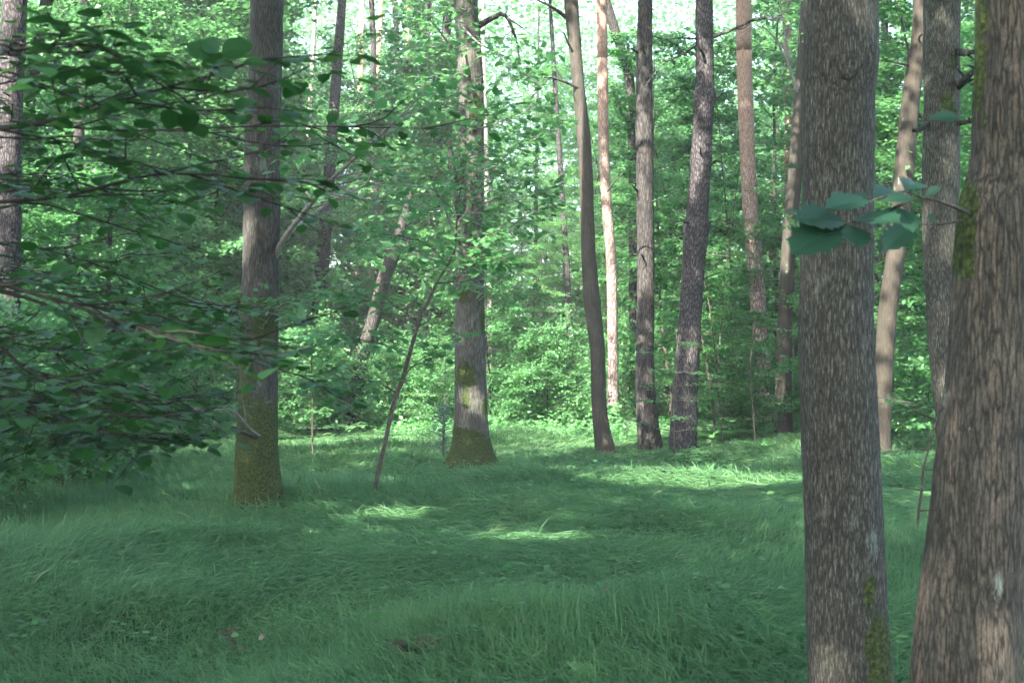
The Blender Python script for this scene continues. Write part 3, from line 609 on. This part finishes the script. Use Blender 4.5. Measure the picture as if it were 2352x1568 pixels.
far_trunk('oak_tree', [(2012, 0), (2013, 250), (2015, 500)], 14, 32, M_dark, 'narrow dark trunk in the gap right of the near oak')
far_trunk('oak_tree', [(2036, 300), (2038, 420), (2040, 600)], 20, 26, M_dark, 'dark trunk in the gap right of the near oak, lower')
far_trunk('birch_tree', [(1232, 430), (1231, 500), (1230, 560)], 9, 45, M_scaly, 'very thin grey far stem between the middle oak and the bowed trunk')

# ------------------------------------------------------------------ the broken leaning sapling
def sapling():
    d = 12.6; pts = [(848, 1190), (856, 1160), (870, 1080), (888, 1000), (905, 925), (925, 870), (940, 815), (962, 740), (985, 690), (1005, 645), (1028, 610), (1046, 570)]
    P3 = [at(x, y, d + .04 * i) for i, (x, y) in enumerate(pts)]; P3[0][2] = min(P3[0][2], float(ground(P3[0][0], d))) - .05
    base = np.array([P3[0][0], d, float(ground(P3[0][0], d))])
    root = empty('oak_sapling', base, 'thin bent sapling leaning right between the two mossy oaks', 'sapling')
    pa, rr = smooth_path(P3, [.026, .024, .022, .021, .021, .022, .019, .018, .016, .014, .011, .007], 90)
    mb = MB(); tube(mb, pa, rr, 12, .5, (.004, 60, .2), None, 0, 4); link('stem', mb.mesh('stem', M_twig, base, True), root)
    P = dict(lv=2, n=[8, 4], ang=.8, rat=.5, sp=.05, vz=.12, t0=.15)
    for pts, r in (([(915, 905), (870, 880), (800, 870), (730, 880)], .008), ([(940, 820), (880, 790), (820, 780), (750, 770)], .008), ([(930, 860), (960, 830), (1000, 800), (1010, 780)], .006), ([(962, 740), (900, 700), (840, 690), (790, 680)], .007), ([(1000, 650), (1050, 640), (1100, 560), (1140, 540)], .007), ([(1028, 610), (980, 560), (900, 540), (850, 545)], .007), ([(1046, 570), (1050, 500), (1060, 420), (1080, 330)], .009), ([(1030, 600), (1080, 590), (1130, 600), (1160, 590)], .006)):
        pb = [at(x, y, d + .3 - .12 * i) for i, (x, y) in enumerate(pts)]
        branch_obj('branch', pb, [r, r * .8, r * .6, r * .3], P, M_twig, M_lf, 'oak', .11, root, base, n=10, sides=5)
sapling()

# ------------------------------------------------------------------ templates for repeated trees and shrubs
def template_tree(H, nb, P, z0, rad, lmat, bmat, shape, size, conic=.5, up=.35, blen=1.0, width=1.0, fill=2):
    wood = MB(); acc = Acc()
    path = wander((0, 0, -.2), (rng.normal(0, .05), rng.normal(0, .05), 1), H, 12, .05, .0)
    tube(wood, path, np.linspace(rad, rad * .15, 12), 10, .5, (rad * .08, 20, .2), None, 0, 2)
    for k in range(nb):
        t = (z0 + (H - z0) * (k + rng.random()) / nb) / H; t = min(t, .98); s = t * 11; i = min(int(s), 10)
        p = path[i] * (1 - (s - i)) + path[i + 1] * (s - i)
        a = k * 2.4 + rng.normal(0, .4); l = blen * (1 - conic * t) * (.75 + .5 * rng.random())
        grow(wood, acc, wander(p, (math.cos(a), math.sin(a), up + .5 * t * up), l, 6, .1, P.get('blift', -.1)), rad * .35 * (1 - t * .7), .003, 0, P, 4)
    p, dd, nn = acc.get(); mb = MB(); q = np.tile(p, (fill, 1)); q[len(p):] += rng.normal(0, 1, (len(q) - len(p), 3)) * [.13, .13, .05]
    dd = np.tile(dd, (fill, 1)) + rng.normal(0, .3, q.shape); nn = np.tile(nn, (fill, 1)) + rng.normal(0, .12, q.shape)
    leaves(mb, q, dd, nn, size * (.55 + .7 * rng.random(len(q))), shape, width)
    return wood.mesh('trunk', bmat, smooth=True), mb.mesh('crown', lmat), len(p)
TPL = {}
def addt(k, *a, **b):
    TPL.setdefault(k, []).append(template_tree(*a, **b))
for q in range(3):
    addt('oak', 9 + q, 44, dict(lv=2, n=[8, 4], ang=.85, rat=.45, sp=.036, vz=.3, t0=.15), .6 + q * .4, .06, M_lf, M_dark, 'kite', .125, .45, .4, 2.3, 1.2)
for q in range(3):
    addt('beech', 8 + q * 1.5, 48, dict(lv=2, n=[9, 4], ang=.8, rat=.42, sp=.032, vz=.07, t0=.12, jit=.25), .4, .045, M_lfb, M_twig, 'kite', .10, .5, .15, 2.1, 1.3)
for q in range(2):
    addt('larch', 8 + q, 46, dict(lv=2, n=[10, 4], ang=.7, rat=.4, sp=.024, vz=.06, t0=.12, jit=.2), .6, .05, M_lfl, M_twig, 'kite', .075, .55, .05, 2.3, .7)
for q in range(3):
    addt('shrub', 1.9 + q * .4, 26, dict(lv=2, n=[7, 3], ang=.8, rat=.5, sp=.034, vz=.3, t0=.15), .1, .02, M_sh, M_twig, 'kite', .085, .3, .7, 1.0, 1.3)
print('template leaves', {k: [t[2] for t in v] for k, v in TPL.items()})

MARK = [(0, 'left of the frame'), (250, 'in the far left'), (530, 'left of the left oak'), (850, 'right of the left oak'), (1040, 'left of the middle oak'), (1330, 'right of the middle oak'), (1600, 'behind the two straight trunks'), (1840, 'left of the near oak'), (2110, 'right of the near oak'), (2352, 'behind the right edge trunks'), (9999, 'right of the frame')]
def where(x, y):
    px = CX + x / y * F
    for m, t in MARK:
        if px < m: return t
    return MARK[-1][1]
KIND = {'oak': ('young_oak', 'leafy young oak', 'tree'), 'beech': ('young_beech', 'flat layered young beech', 'tree'), 'larch': ('young_larch', 'light green feathery tree', 'tree'), 'shrub': ('shrub', 'bushy leafy shrub', 'shrub')}
def place(kind, x, y, rz=None, s=1.0, v=None, label=None):
    t = TPL[kind][rng.integers(len(TPL[kind])) if v is None else v]; nm, ph, cat = KIND[kind]
    dep = 'at the clearing edge' if y < 26 else 'mid wood' if y < 36 else 'deep in the wood' if y < 50 else 'farthest back'
    root = empty(nm, (x, y, float(ground(x, y))), label or '%s %s, %s' % (ph, dep, where(x, y)), cat, 'young trees filling the background wood' if kind != 'shrub' else 'shrubs along the edge of the grass', rz if rz is not None else rng.random() * 6.28, s)
    link('trunk' if kind != 'shrub' else 'stem', t[0], root); link('crown' if kind != 'shrub' else 'leaves', t[1], root)
    return root
# nearer individuals read off the photograph
def pp(px, d): return ((px - CX) / F * d, d)
for kind, px, d, s in (('beech', 1680, 26, .7), ('beech', 1650, 22.3, .6), ('larch', 1215, 27, .5), ('larch', 1180, 36, 1.0), ('oak', 380, 26, .9), ('oak', 240, 22, .9), ('oak', 60, 19, .8), ('oak', 480, 28, 1.0), ('oak', 930, 30, .9), ('oak', 610, 30, .9), ('oak', 1130, 25, .5),
                       ('beech', 1960, 21, .8), ('beech', 2090, 24, .9), ('beech', 2230, 19, .9), ('oak', 2140, 30, 1.0), ('beech', 1830, 29, 1.0), ('beech', 1540, 27, .9), ('larch', 1290, 38, 1.2), ('oak', 990, 31, 1.0), ('larch', 1430, 36, 1.1), ('oak', -80, 20, .9), ('oak', 150, 27, 1.0), ('oak', 330, 31, 1.0), ('oak', 590, 36, 1.1), ('beech', 2400, 24, 1)):
    x, y = pp(px, d); place(kind, x, y, s=s)
r2 = random.Random(5)
cnt = 0
for row, (y0, y1, n) in enumerate(((28, 35, 10), (36, 43, 16), (44, 54, 22), (55, 68, 24))):
    for k in range(n):
        y = r2.uniform(y0, y1); half = y * .42 + 2; x = -half + 2 * half * (k + r2.random()) / n
        px = CX + x / y * F; kd = r2.choice(['oak', 'oak', 'beech', 'larch', 'beech']) if x > -6 else 'oak'; s_ = r2.uniform(.9, 1.3) * (.95 + row * .08)
        if (y < 45 and 655 < px < 900) or (y < 36 and 1090 < px < 1330) or (y < 48 and 1700 < px < 1760): continue
        if 1060 < px < 1460: kd = 'larch'; s_ *= .9
        place(kd, x, y, s=s_)
for px, d in ((660, 23), (720, 23.5), (810, 24), (930, 24.5), (1000, 24), (1190, 24.5), (1260, 25), (1330, 24.5), (20, 19), (110, 18.5), (210, 19.5), (330, 20.5), (420, 22), (500, 23.5), (700, 26), (780, 25.5), (880, 27), (960, 28), (1160, 29), (1230, 27.5), (1310, 28.5), (1440, 27), (1700, 26), (1860, 25), (2070, 23), (2130, 21), (2200, 16), (-40, 18), (1270, 33), (620, 29), (1500, 30), (1620, 28)):
    x, y = pp(px, d); place('shrub', x, y, s=r2.uniform(.45, .85))
# the far wood that reads as one mass
def far_wood():
    mb = MB(); n = 230000
    ang = rng.uniform(-.62, .62, n); R = rng.uniform(70, 100, n)
    x = R * np.sin(ang); y = R * np.cos(ang); z = rng.random(n) ** .8 * 26
    keep = vn(x * .22, y * .22, z * .3, 31) + .25 * vn(x * .9, y * .9, z, 32) > .38 + .009 * np.clip(z - 8, 0, 20)
    p = np.stack([x, y, z], -1)[keep]; n = len(p)
    leaves(mb, p, rng.normal(0, 1, (n, 3)) * [1, 1, .4], rng.normal(0, .6, (n, 3)) + [0, -.3, 1], .34 * (.6 + .8 * rng.random(n)), 'kite', 1.3)
    tag(link('distant_wood', mb.mesh('distant_wood', M_lfb)), 'pale green mass of far trees closing the view', 'wood', kind='stuff')
far_wood()

# ------------------------------------------------------------------ undergrowth
def undergrowth():
    mb = MB(); n = 190000
    y = 22 + 26 * rng.random(n) ** 1.3; x = rng.uniform(-1, 1, n) * (y * .43 + 1)
    top = .35 + .9 * vn(x * .5, y * .5, 0, 21) + .25 * vn(x * 2, y * 2, 0, 22)
    edge = np.clip((y - 21.5 - 3.0 * vn(x * .3, y * .1, 0, 23) - 2.5 * (x > 2)) / 4.5, 0, 1)
    z = rng.random(n) ** .6 * top * edge
    k = (edge > .02); x, y, z = x[k], y[k], z[k]; n = len(x)
    p = np.stack([x, y, z + ground(x, y)], -1)
    leaves(mb, p, rng.normal(0, 1, (n, 3)) * [1, 1, .35], rng.normal(0, .4, (n, 3)) + [0, -.1, 1], .075 * (.6 + .9 * rng.random(n)), 'kite', 1.3)
    tag(link('undergrowth', mb.mesh('undergrowth', M_sh)), 'knee high leafy undergrowth beyond the grass', 'undergrowth', kind='stuff')
undergrowth()

# ------------------------------------------------------------------ the near shrub whose leafy boughs cross the left of the picture
def hazel():
    base = np.array([-2.6, 3.4, float(ground(-2.6, 3.4))])
    root = empty('hazel_bush', base, 'broad leaved bush reaching in from the left edge with big dark leaves', 'shrub')
    stems = MB()
    for k in range(5):
        pa = wander(base + [rng.normal(0, .1), rng.normal(0, .1), -.1], (rng.normal(.05, .12), rng.normal(0, .15), 1), 3.6, 10, .05); tube(stems, pa, np.linspace(.03, .012, 10), 8, .5, (.002, 50, .2), None, 0, k)
    link('stem', stems.mesh('stem', M_htw, base, True), root)
    P = dict(lv=2, n=[8, 3], ang=.75, rat=.34, sp=.036, vz=.05, t0=.28, jit=.11, minl=.12, upn=1.0)
    # each bough: picture points with depth
    B = [([(-420, 330, 3.3), (-100, 305, 3.1), (80, 285, 2.9), (200, 255, 2.8), (330, 215, 2.6), (540, 160, 2.45)], .010),
         ([(-420, 520, 3.4), (-60, 470, 3.3), (150, 450, 3.2), (330, 405, 3.1), (450, 400, 3.0), (560, 410, 2.9)], .009),
         ([(-420, 360, 3.6), (0, 290, 3.9), (300, 300, 4.1), (600, 290, 4.2), (820, 292, 4.3), (1010, 296, 4.3)], .007),
         ([(-420, 160, 3.0), (-100, 130, 2.8), (60, 110, 2.6), (180, 100, 2.5), (260, 120, 2.45)], .006),
         ([(-420, 690, 3.2), (-80, 650, 3.0), (100, 680, 2.9), (280, 740, 2.8), (400, 780, 2.7), (470, 800, 2.6)], .009),
         ([(-420, 640, 3.9), (0, 670, 3.8), (200, 740, 3.7), (360, 775, 3.6), (490, 800, 3.5), (600, 835, 3.4)], .009),
         ([(-420, 820, 3.5), (-60, 780, 3.4), (60, 850, 3.3), (150, 895, 3.2), (240, 940, 3.1), (300, 960, 3.0)], .008),
         ([(-420, 900, 3.9), (-40, 900, 3.8), (140, 960, 3.7), (240, 990, 3.6), (340, 1010, 3.5)], .007),
         ([(-420, 560, 4.4), (0, 560, 4.6), (200, 600, 4.8), (380, 680, 5.0), (520, 730, 5.2)], .007),
         ([(-420, 760, 4.2), (0, 760, 4.5), (180, 840, 4.6), (290, 890, 4.7), (420, 920, 4.8)], .007),
         ([(-420, 960, 3.9), (-60, 920, 3.8), (90, 955, 3.7), (210, 985, 3.6), (310, 1005, 3.5)], .007),
         ([(-420, 640, 4.6), (0, 640, 4.6), (180, 690, 4.6), (300, 760, 4.6), (410, 800, 4.6)], .007),
         ([(-420, 860, 4.4), (0, 860, 4.3), (140, 890, 4.2), (260, 930, 4.1), (370, 950, 4.0)], .007),
         ([(-420, 240, 4.4), (-50, 200, 4.6), (150, 170, 4.8), (300, 190, 5.0)], .006),
         ([(-420, 430, 4.6), (0, 400, 4.8), (180, 420, 5.0), (340, 470, 5.2)], .006)]
    for pts, r in B:
        pa = [at(*q) for q in pts]
        P['n'] = [13, 4] if pts[-1][0] < 900 else [10, 1]
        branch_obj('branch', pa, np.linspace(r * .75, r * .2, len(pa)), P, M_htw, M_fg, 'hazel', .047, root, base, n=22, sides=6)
    # three big leaves lit from above at the tip of the top bough
    mb = MB()
    for x0, y0, x1, y1, w in ((485, 130, 432, 98, 1.1), (508, 122, 578, 100, 1.1), (500, 140, 530, 178, 1.2), (470, 90, 500, 120, 1.2), (560, 145, 612, 143, .6)):
        p = at(x0, y0, 2.4); q = at(x1, y1, 2.4); leaves(mb, [p], [q - p], [[0, -.8, .55]], [np.linalg.norm(q - p) * 1.05], 'round', w, .1, .1)
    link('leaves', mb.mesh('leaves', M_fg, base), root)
hazel()
# dark shrub low at the left behind it
for px, d, s in ((-60, 12.5, .8), (60, 13.5, .75), (150, 14.5, .8), (-160, 11.5, .9), (250, 16, .7), (-20, 15, .9)):
    x, y = pp(px, d); place('shrub', x, y, s=s, label='dark shaded shrub low at the left edge, %s' % ('closest to the viewer' if d < 12 else 'at the frame edge' if d < 13 else 'second from the frame edge' if d < 14 else 'third from the frame edge' if d < 14.8 else 'behind the others at the edge' if px < 0 else 'outermost toward the left oak'))

# ------------------------------------------------------------------ small spruce, ferns, seedlings
def spruce():
    d = 18.5; b = at(1018, 1010, d); base = np.array([b[0], d, float(ground(b[0], d))])
    root = empty('spruce_sapling', base, 'tiny blue green spruce left of the middle oak foot', 'sapling')
    w_ = MB(); n_ = MB(); H = .85; tube(w_, [base + [0, 0, z] for z in (-.05, .3, .6, H)], [.014, .011, .008, .003], 6)
    for k in range(46):
        z = .15 + (H - .17) * k / 46; a = k * 2.4; l = .30 * (1.1 - z / H) + .05
        pa = wander(base + [0, 0, z], (math.cos(a), math.sin(a), .25), l, 5, .06); tube(w_, pa, np.linspace(.004, .0015, 5), 3)
        t = rng.random(46) * 4; i = np.minimum(t.astype(int), 3); u = (t - i)[:, None]; p = pa[i] * (1 - u) + pa[i + 1] * u
        leaves(n_, p, rng.normal(0, .6, (46, 3)) + [math.cos(a) * .6, math.sin(a) * .6, .3], rng.normal(0, 1, (46, 3)), .035, 'kite', .25)
    link('trunk', w_.mesh('trunk', M_twig, base, True), root); link('crown', n_.mesh('crown', M_spr, base), root)
spruce()
def fern(px, py, label, s=.5, n=9):
    d = F * CH / (py - HY); x = (px - CX) / F * d; base = np.array([x, d, float(ground(x, d))]); mb = MB()
    for k in range(n):
        a = k * 2.4; dr = np.array([math.cos(a), math.sin(a), 0]); L_ = s * (.7 + .5 * rng.random()); sdv = np.array([-dr[1], dr[0], 0])
        t = np.linspace(.12, 1, 26); p = base + dr * (L_ * t)[:, None] + np.array([0, 0, 1]) * (L_ * (1.1 * t - .85 * t * t))[:, None]
        wd = L_ * .28 * np.sin(np.clip(t * 1.05, 0, 1) * math.pi) ** .8 + .004
        for sg in (1, -1): leaves(mb, p, np.tile(sdv * sg + dr * .3, (26, 1)), np.tile([0, 0, 1.], (26, 1)) + dr * .3, wd, 'kite', .5, .2)
        tube(mb, p, np.full(26, .003), 3)
    o = link('fern', mb.mesh('fern', M_lfl, base)); o.location = base; tag(o, label, 'fern')
fern(1650, 1010, 'pale fern fronds at the foot of the scaly pine', .55)
fern(1720, 1000, 'small fern left of the leaning smooth trunk foot', .45)
fern(1590, 1075, 'fern clump on the grass in front of the scaly pine', .3, 6)
fern(1745, 1040, 'low fern on the grass toward the near oak', .35, 7)
fern(2080, 960, 'fern in the gap right of the near oak', .6)
def dry_fern(px, py, label, s, n):
    d = F * CH / (py - HY) * .95; x = (px - CX) / F * d; base = np.array([x, d, float(ground(x, d)) + .05]); mb = MB()
    for k in range(n):
        a = rng.random() * 6.28; dr = np.array([math.cos(a), math.sin(a) * .4, 0]); sdv = np.array([-dr[1], dr[0], 0]); t = np.linspace(.05, 1, 18)
        p = base + dr * (s * .8 * t)[:, None] + np.array([0, 0, 1]) * (s * (1.2 * t - .6 * t * t))[:, None]
        for sg in (1, -1): leaves(mb, p, np.tile(sdv * sg + dr * .4, (18, 1)) + rng.normal(0, .2, (18, 3)), rng.normal(0, .6, (18, 3)) + [0, 0, 1], s * .2 * np.sin(t * 3.0) + .004, 'kite', .4, .5)
        tube(mb, p, np.full(18, .0018), 3)
    o = link('dry_fern', mb.mesh('dry_fern', M_dead, base)); o.location = base; tag(o, label, 'fern')
dry_fern(955, 1520, 'dry brown fern sunk in the grass at the bottom edge', .17, 7)
dry_fern(540, 1430, 'single upright dry brown frond in the grass below the left oak', .16, 2)
def seedling(px, py, label, s=.06, n=12, h=.22):
    d = F * CH / (py - HY); x = (px - CX) / F * d; base = np.array([x, d, float(ground(x, d))]); mb = MB()
    tube(mb, [base, base + [0, 0, h * .6], base + [.01, 0, h]], [.003, .0025, .002], 4)
    a = np.arange(n) * 2.4; z = h * (.55 + .5 * rng.random(n)); dd = np.stack([np.cos(a), np.sin(a), np.full(n, .25)], -1)
    leaves(mb, base + np.stack([0 * z, 0 * z, z], -1), dd, np.tile([0, 0, 1.], (n, 1)) + rng.normal(0, .3, (n, 3)), s * (.7 + .6 * rng.random(n)), 'oval')
    o = link('seedling', mb.mesh('seedling', M_lfl, base)); o.location = base; tag(o, label, 'seedling')
seedling(905, 1110, 'yellow green seedling right of the bent sapling foot', .09, 14, .3)
seedling(1312, 1235, 'bright leafed seedling in the middle of the grass', .06, 7, .22)
seedling(1330, 1275, 'small seedling just in front of the bright leafed one', .05, 6, .2)
seedling(2340, 1540, 'seedling at the lower right corner in front of the widest trunk', .05, 8, .3)
seedling(2060, 1545, 'light green seedling in the grass at the foot of the near oak', .05, 8, .24)
seedling(585, 1350, 'small broad leafed seedling below the left oak', .05, 7, .2)
seedling(1760, 1190, 'seedling in front of the sunlit strip of grass', .06, 7, .2)

def spray_sapling(px, d, h, n, reach, label, lean=0.0, m=None, sz=.055):
    x = (px - CX) / F * d; base = np.array([x, d, float(ground(x, d))]); root = empty('beech_sapling', base, label, 'sapling')
    w_ = MB(); acc = Acc(); st = wander(base - [0, 0, .05], (lean, 0, 1), h, 10, .05); tube(w_, st, np.linspace(.014, .004, 10), 6)
    P = dict(lv=1, n=[9], ang=.8, rat=.42, sp=.028, vz=.04, t0=.15, jit=.15, minl=.12)
    for k in range(n):
        i = 2 + int(7 * (k + .5) / n); a = k * 2.4 + rng.normal(0, .3)
        grow(w_, acc, wander(st[i], (math.cos(a), math.sin(a), .12), reach * (.6 + .6 * rng.random()), 7, .07, -.1), .006, .002, 0, P, 4)
    p, dd, nn = acc.get(); mb = MB(); leaves(mb, p, dd, nn, sz * (.6 + .6 * rng.random(len(p))), 'oval', 1.1)
    link('stem', w_.mesh('stem', M_twig, base, True), root); link('leaves', mb.mesh('leaves', m or M_lfb, base), root)
spray_sapling(1545, 18.6, 1.9, 12, .75, 'beech sapling with level leaf layers in front of the scaly pine')
spray_sapling(1735, 20.5, 2.2, 12, .6, 'beech sapling with level leaf layers left of the leaning smooth trunk')
spray_sapling(1660, 21.2, 4.2, 16, .8, 'tall thin beech sapling between the scaly pine and leaning smooth trunk')
spray_sapling(1640, 22.0, 4.8, 14, .7, 'twin thin beech sapling just left of the tall one')
spray_sapling(2100, 10.5, 1.5, 9, .6, 'sapling with drooping sprays in the gap right of the near oak', .1)
spray_sapling(720, 18.5, 2.1, 12, .7, 'small sapling right of the left oak, in front of the undergrowth', m=M_lf, sz=.09)
spray_sapling(1020, 20.5, 1.6, 10, .6, 'small sapling behind the blue green spruce', m=M_sh, sz=.07)
def herbs():
    mb = MB(); n = 420
    y = 6 + 16 * rng.random(n); x = rng.uniform(-1, 1, n) * y * .42
    k = vn(x * .5, y * .5, 0, 61) > .5; x, y = x[k], y[k]
    for a, b in zip(x, y):
        m = rng.integers(3, 8); h = .12 + .16 * rng.random(); g = float(ground(a, b)); an = rng.random(m) * 6.28
        leaves(mb, np.tile([a, b, g + h], (m, 1)) + rng.normal(0, .02, (m, 3)), np.stack([np.cos(an), np.sin(an), np.full(m, .2)], -1), np.tile([0, 0, 1.], (m, 1)) + rng.normal(0, .3, (m, 3)), .035 + .03 * rng.random(m), 'oval', 1.2)
    tag(link('ground_herbs', mb.mesh('ground_herbs', M_lf)), 'scattered small broad leaves low in the grass', 'ground cover', kind='stuff')
herbs()
# ------------------------------------------------------------------ grass
TR = [(pp(600, 11.9), .26), (pp(1082, 16.9), .40), (pp(1390, 20), .15), (pp(1495, 20.8), .18), (pp(1568, 20), .2), (pp(1800, 24), .17), (pp(1960, 5), .2), (pp(2215, 3.6), .22), (pp(2210, 9), .16), (pp(2025, 18), .14)]
def grass():
    mb = MB()
    for y0, y1, dens in ((4.2, 7.5, 4200), (7.5, 11, 3600), (11, 16, 2300), (16, 22, 1300), (22, 34, 600)):
        area = (y1 - y0) * ((y0 + y1) * .42 + 3); n = int(area * dens)
        y = rng.uniform(y0, y1, n); x = rng.uniform(-1, 1, n) * (y * .42 + 1.5)
        for (tx, ty), r in TR:
            if y0 <= ty < y1:
                m_ = 900; an = rng.random(m_) * 6.28; rr_ = r + .3 * rng.random(m_) ** 1.5 * (1 + (rng.random(m_) < .2))
                x = np.r_[x, tx + rr_ * np.cos(an)]; y = np.r_[y, ty + rr_ * np.sin(an)]
        n = len(x); k = np.ones(n, bool)
        for (tx, ty), r in TR: k &= (x - tx) ** 2 + (y - ty) ** 2 > r * r
        k &= vn(x * 2.2, y * 2.2, 0, 41) + rng.random(n) * .8 > .42
        x, y = x[k], y[k]; n = len(x)
        th = 6.28 * 1.6 * vn(x * .22, y * .22, 0, 42) + 2.2 * (vn(x * .9, y * .9, 0, 43) - .5) + rng.normal(0, 1.1, n)
        lay = np.clip(.5 + .8 * vn(x * .45, y * .45, 0, 44) + rng.normal(0, .22, n), .12, 1.15)
        L_ = (.11 + .20 * vn(x * .6, y * .6, 0, 45)) * (.55 + .8 * rng.random(n))
        st = rng.random(n) > .996; lay[st] = .45; L_[st] *= 1.15
        w_ = (.0009 + .00027 * y) * (.6 + .8 * rng.random(n))
        dr = np.stack([np.cos(th), np.sin(th), 0 * th], -1); pr = np.stack([-np.sin(th), np.cos(th), 0 * th], -1)
        tw = rng.normal(0, .7, n)[:, None]; pr = pr * np.cos(tw) + np.array([0, 0, 1.]) * np.sin(tw)
        base = np.stack([x, y, ground(x, y) - .01], -1)
        T = np.array([0, .3, .6, .85, 1.0]); W = np.array([1, 1, .8, .45, 0])
        V = []
        for t, q in zip(T, W):
            c = base + dr * (L_ * lay * t ** 1.7)[:, None]; c[:, 2] += L_ * (t * (1.05 - .2 * lay) - .62 * lay * t * t)
            if q: V += [c - pr * (w_ * q)[:, None], c + pr * (w_ * q)[:, None]]
            else: V.append(c)
        V = np.stack(V, 1); i = (np.arange(n) * 9)[:, None, None]
        Q = np.array([[0, 1, 3, 2], [2, 3, 5, 4], [4, 5, 7, 6]])[None] + i; Tt = np.array([[6, 7, 8]])[None] + i
        rn = np.clip(rng.random(n) * .55 + .35 * vn(x * .8, y * .8, 0, 46), 0, .93); rn[rng.random(n) > .991] = 1
        r9 = np.repeat(rn, 9)
        nb = mb.n; mb.add(V.reshape(-1, 3), Q.reshape(-1, 4), r9); mb.f.append(Tt.reshape(-1, 3) + nb)
    m = leaf_mat('grass_blade', G((.050, .128, .056), (.064, .158, .067), (.082, .190, .078), (.125, .24, .095), (.36, .33, .19)), .42, .6, .25, 1.5, .12)
    print('grass verts', mb.n)
    tag(link('grass', mb.mesh('grass', m)), 'long soft green grass combed into swirls and tussocks', 'grass', kind='stuff')
grass()
# brown leaves fallen on the grass
for k, (px, py, s) in enumerate(((590, 1435, .09), (1200, 1475, .08), (985, 1500, .10), (1215, 1262, .06), (1410, 1420, .06), (1735, 1112, .07), (310, 1133, .06), (1065, 1452, .10))):
    d = F * CH / (py - HY) * .93; x = (px - CX) / F * d; b = np.array([x, d, float(ground(x, d)) + .14]); mb = MB(); m_ = 1; s *= .62
    leaves(mb, b + rng.normal(0, .02, (m_, 3)), rng.normal(0, 1, (m_, 3)) * [1, 1, .3], rng.normal(0, .4, (m_, 3)) + [0, -.5, 1], s, 'oak', 1.1, .3, .3)
    o = link('dead_leaf', mb.mesh('dead_leaf', M_dead, b)); o.location = b
    tag(o, 'brown dead leaf caught in the grass, %s' % ['below the left oak', 'right of the hollow in the grass', 'beside the dry brown fern', 'beside the small sunlit fleck', 'right of the bottom centre', 'at the end of the sunlit strip', 'left of the left oak foot', 'beside the hollow in the grass at bottom centre'][k], 'leaf', 'brown leaves lying on the grass')

def haze():
    x0, x1, y0, y1, z0, z1 = -110, 110, -40, 130, -3, 34
    v = [(x, y, z) for z in (z0, z1) for x, y in ((x0, y0), (x1, y0), (x1, y1), (x0, y1))]
    mb = MB(); mb.add(v, [(0, 3, 2, 1), (4, 5, 6, 7), (0, 1, 5, 4), (1, 2, 6, 5), (2, 3, 7, 6), (3, 0, 4, 7)])
    m, nt = new_mat('haze'); p = N(nt, 'ShaderNodeVolumePrincipled'); p.inputs['Density'].default_value = .0013; p.inputs['Color'].default_value = (.95, .98, 1, 1); p.inputs['Anisotropy'].default_value = 0
    o = N(nt, 'ShaderNodeOutputMaterial'); nt.links.new(p.outputs[0], o.inputs['Volume'])
    tag(link('haze', mb.mesh('haze', m)), 'thin bright haze in the air of the wood', 'haze', kind='stuff')
if HAZE: haze()

for k in range(14):
    d = rng.uniform(6.3, 15); x = rng.uniform(-.36, .2) * d; b = np.array([x, d, float(ground(x, d)) + .13]); mb = MB()
    leaves(mb, [b], rng.normal(0, 1, (1, 3)) * [1, 1, .3], rng.normal(0, .4, (1, 3)) + [0, -.4, 1], .035, 'oak', 1.1, .3, .3)
    o = link('dead_leaf', mb.mesh('dead_leaf', M_dead, b)); o.location = b
    tag(o, 'tiny pale brown leaf fragment scattered on the open grass', 'leaf', 'tiny leaf fragments scattered on the grass')
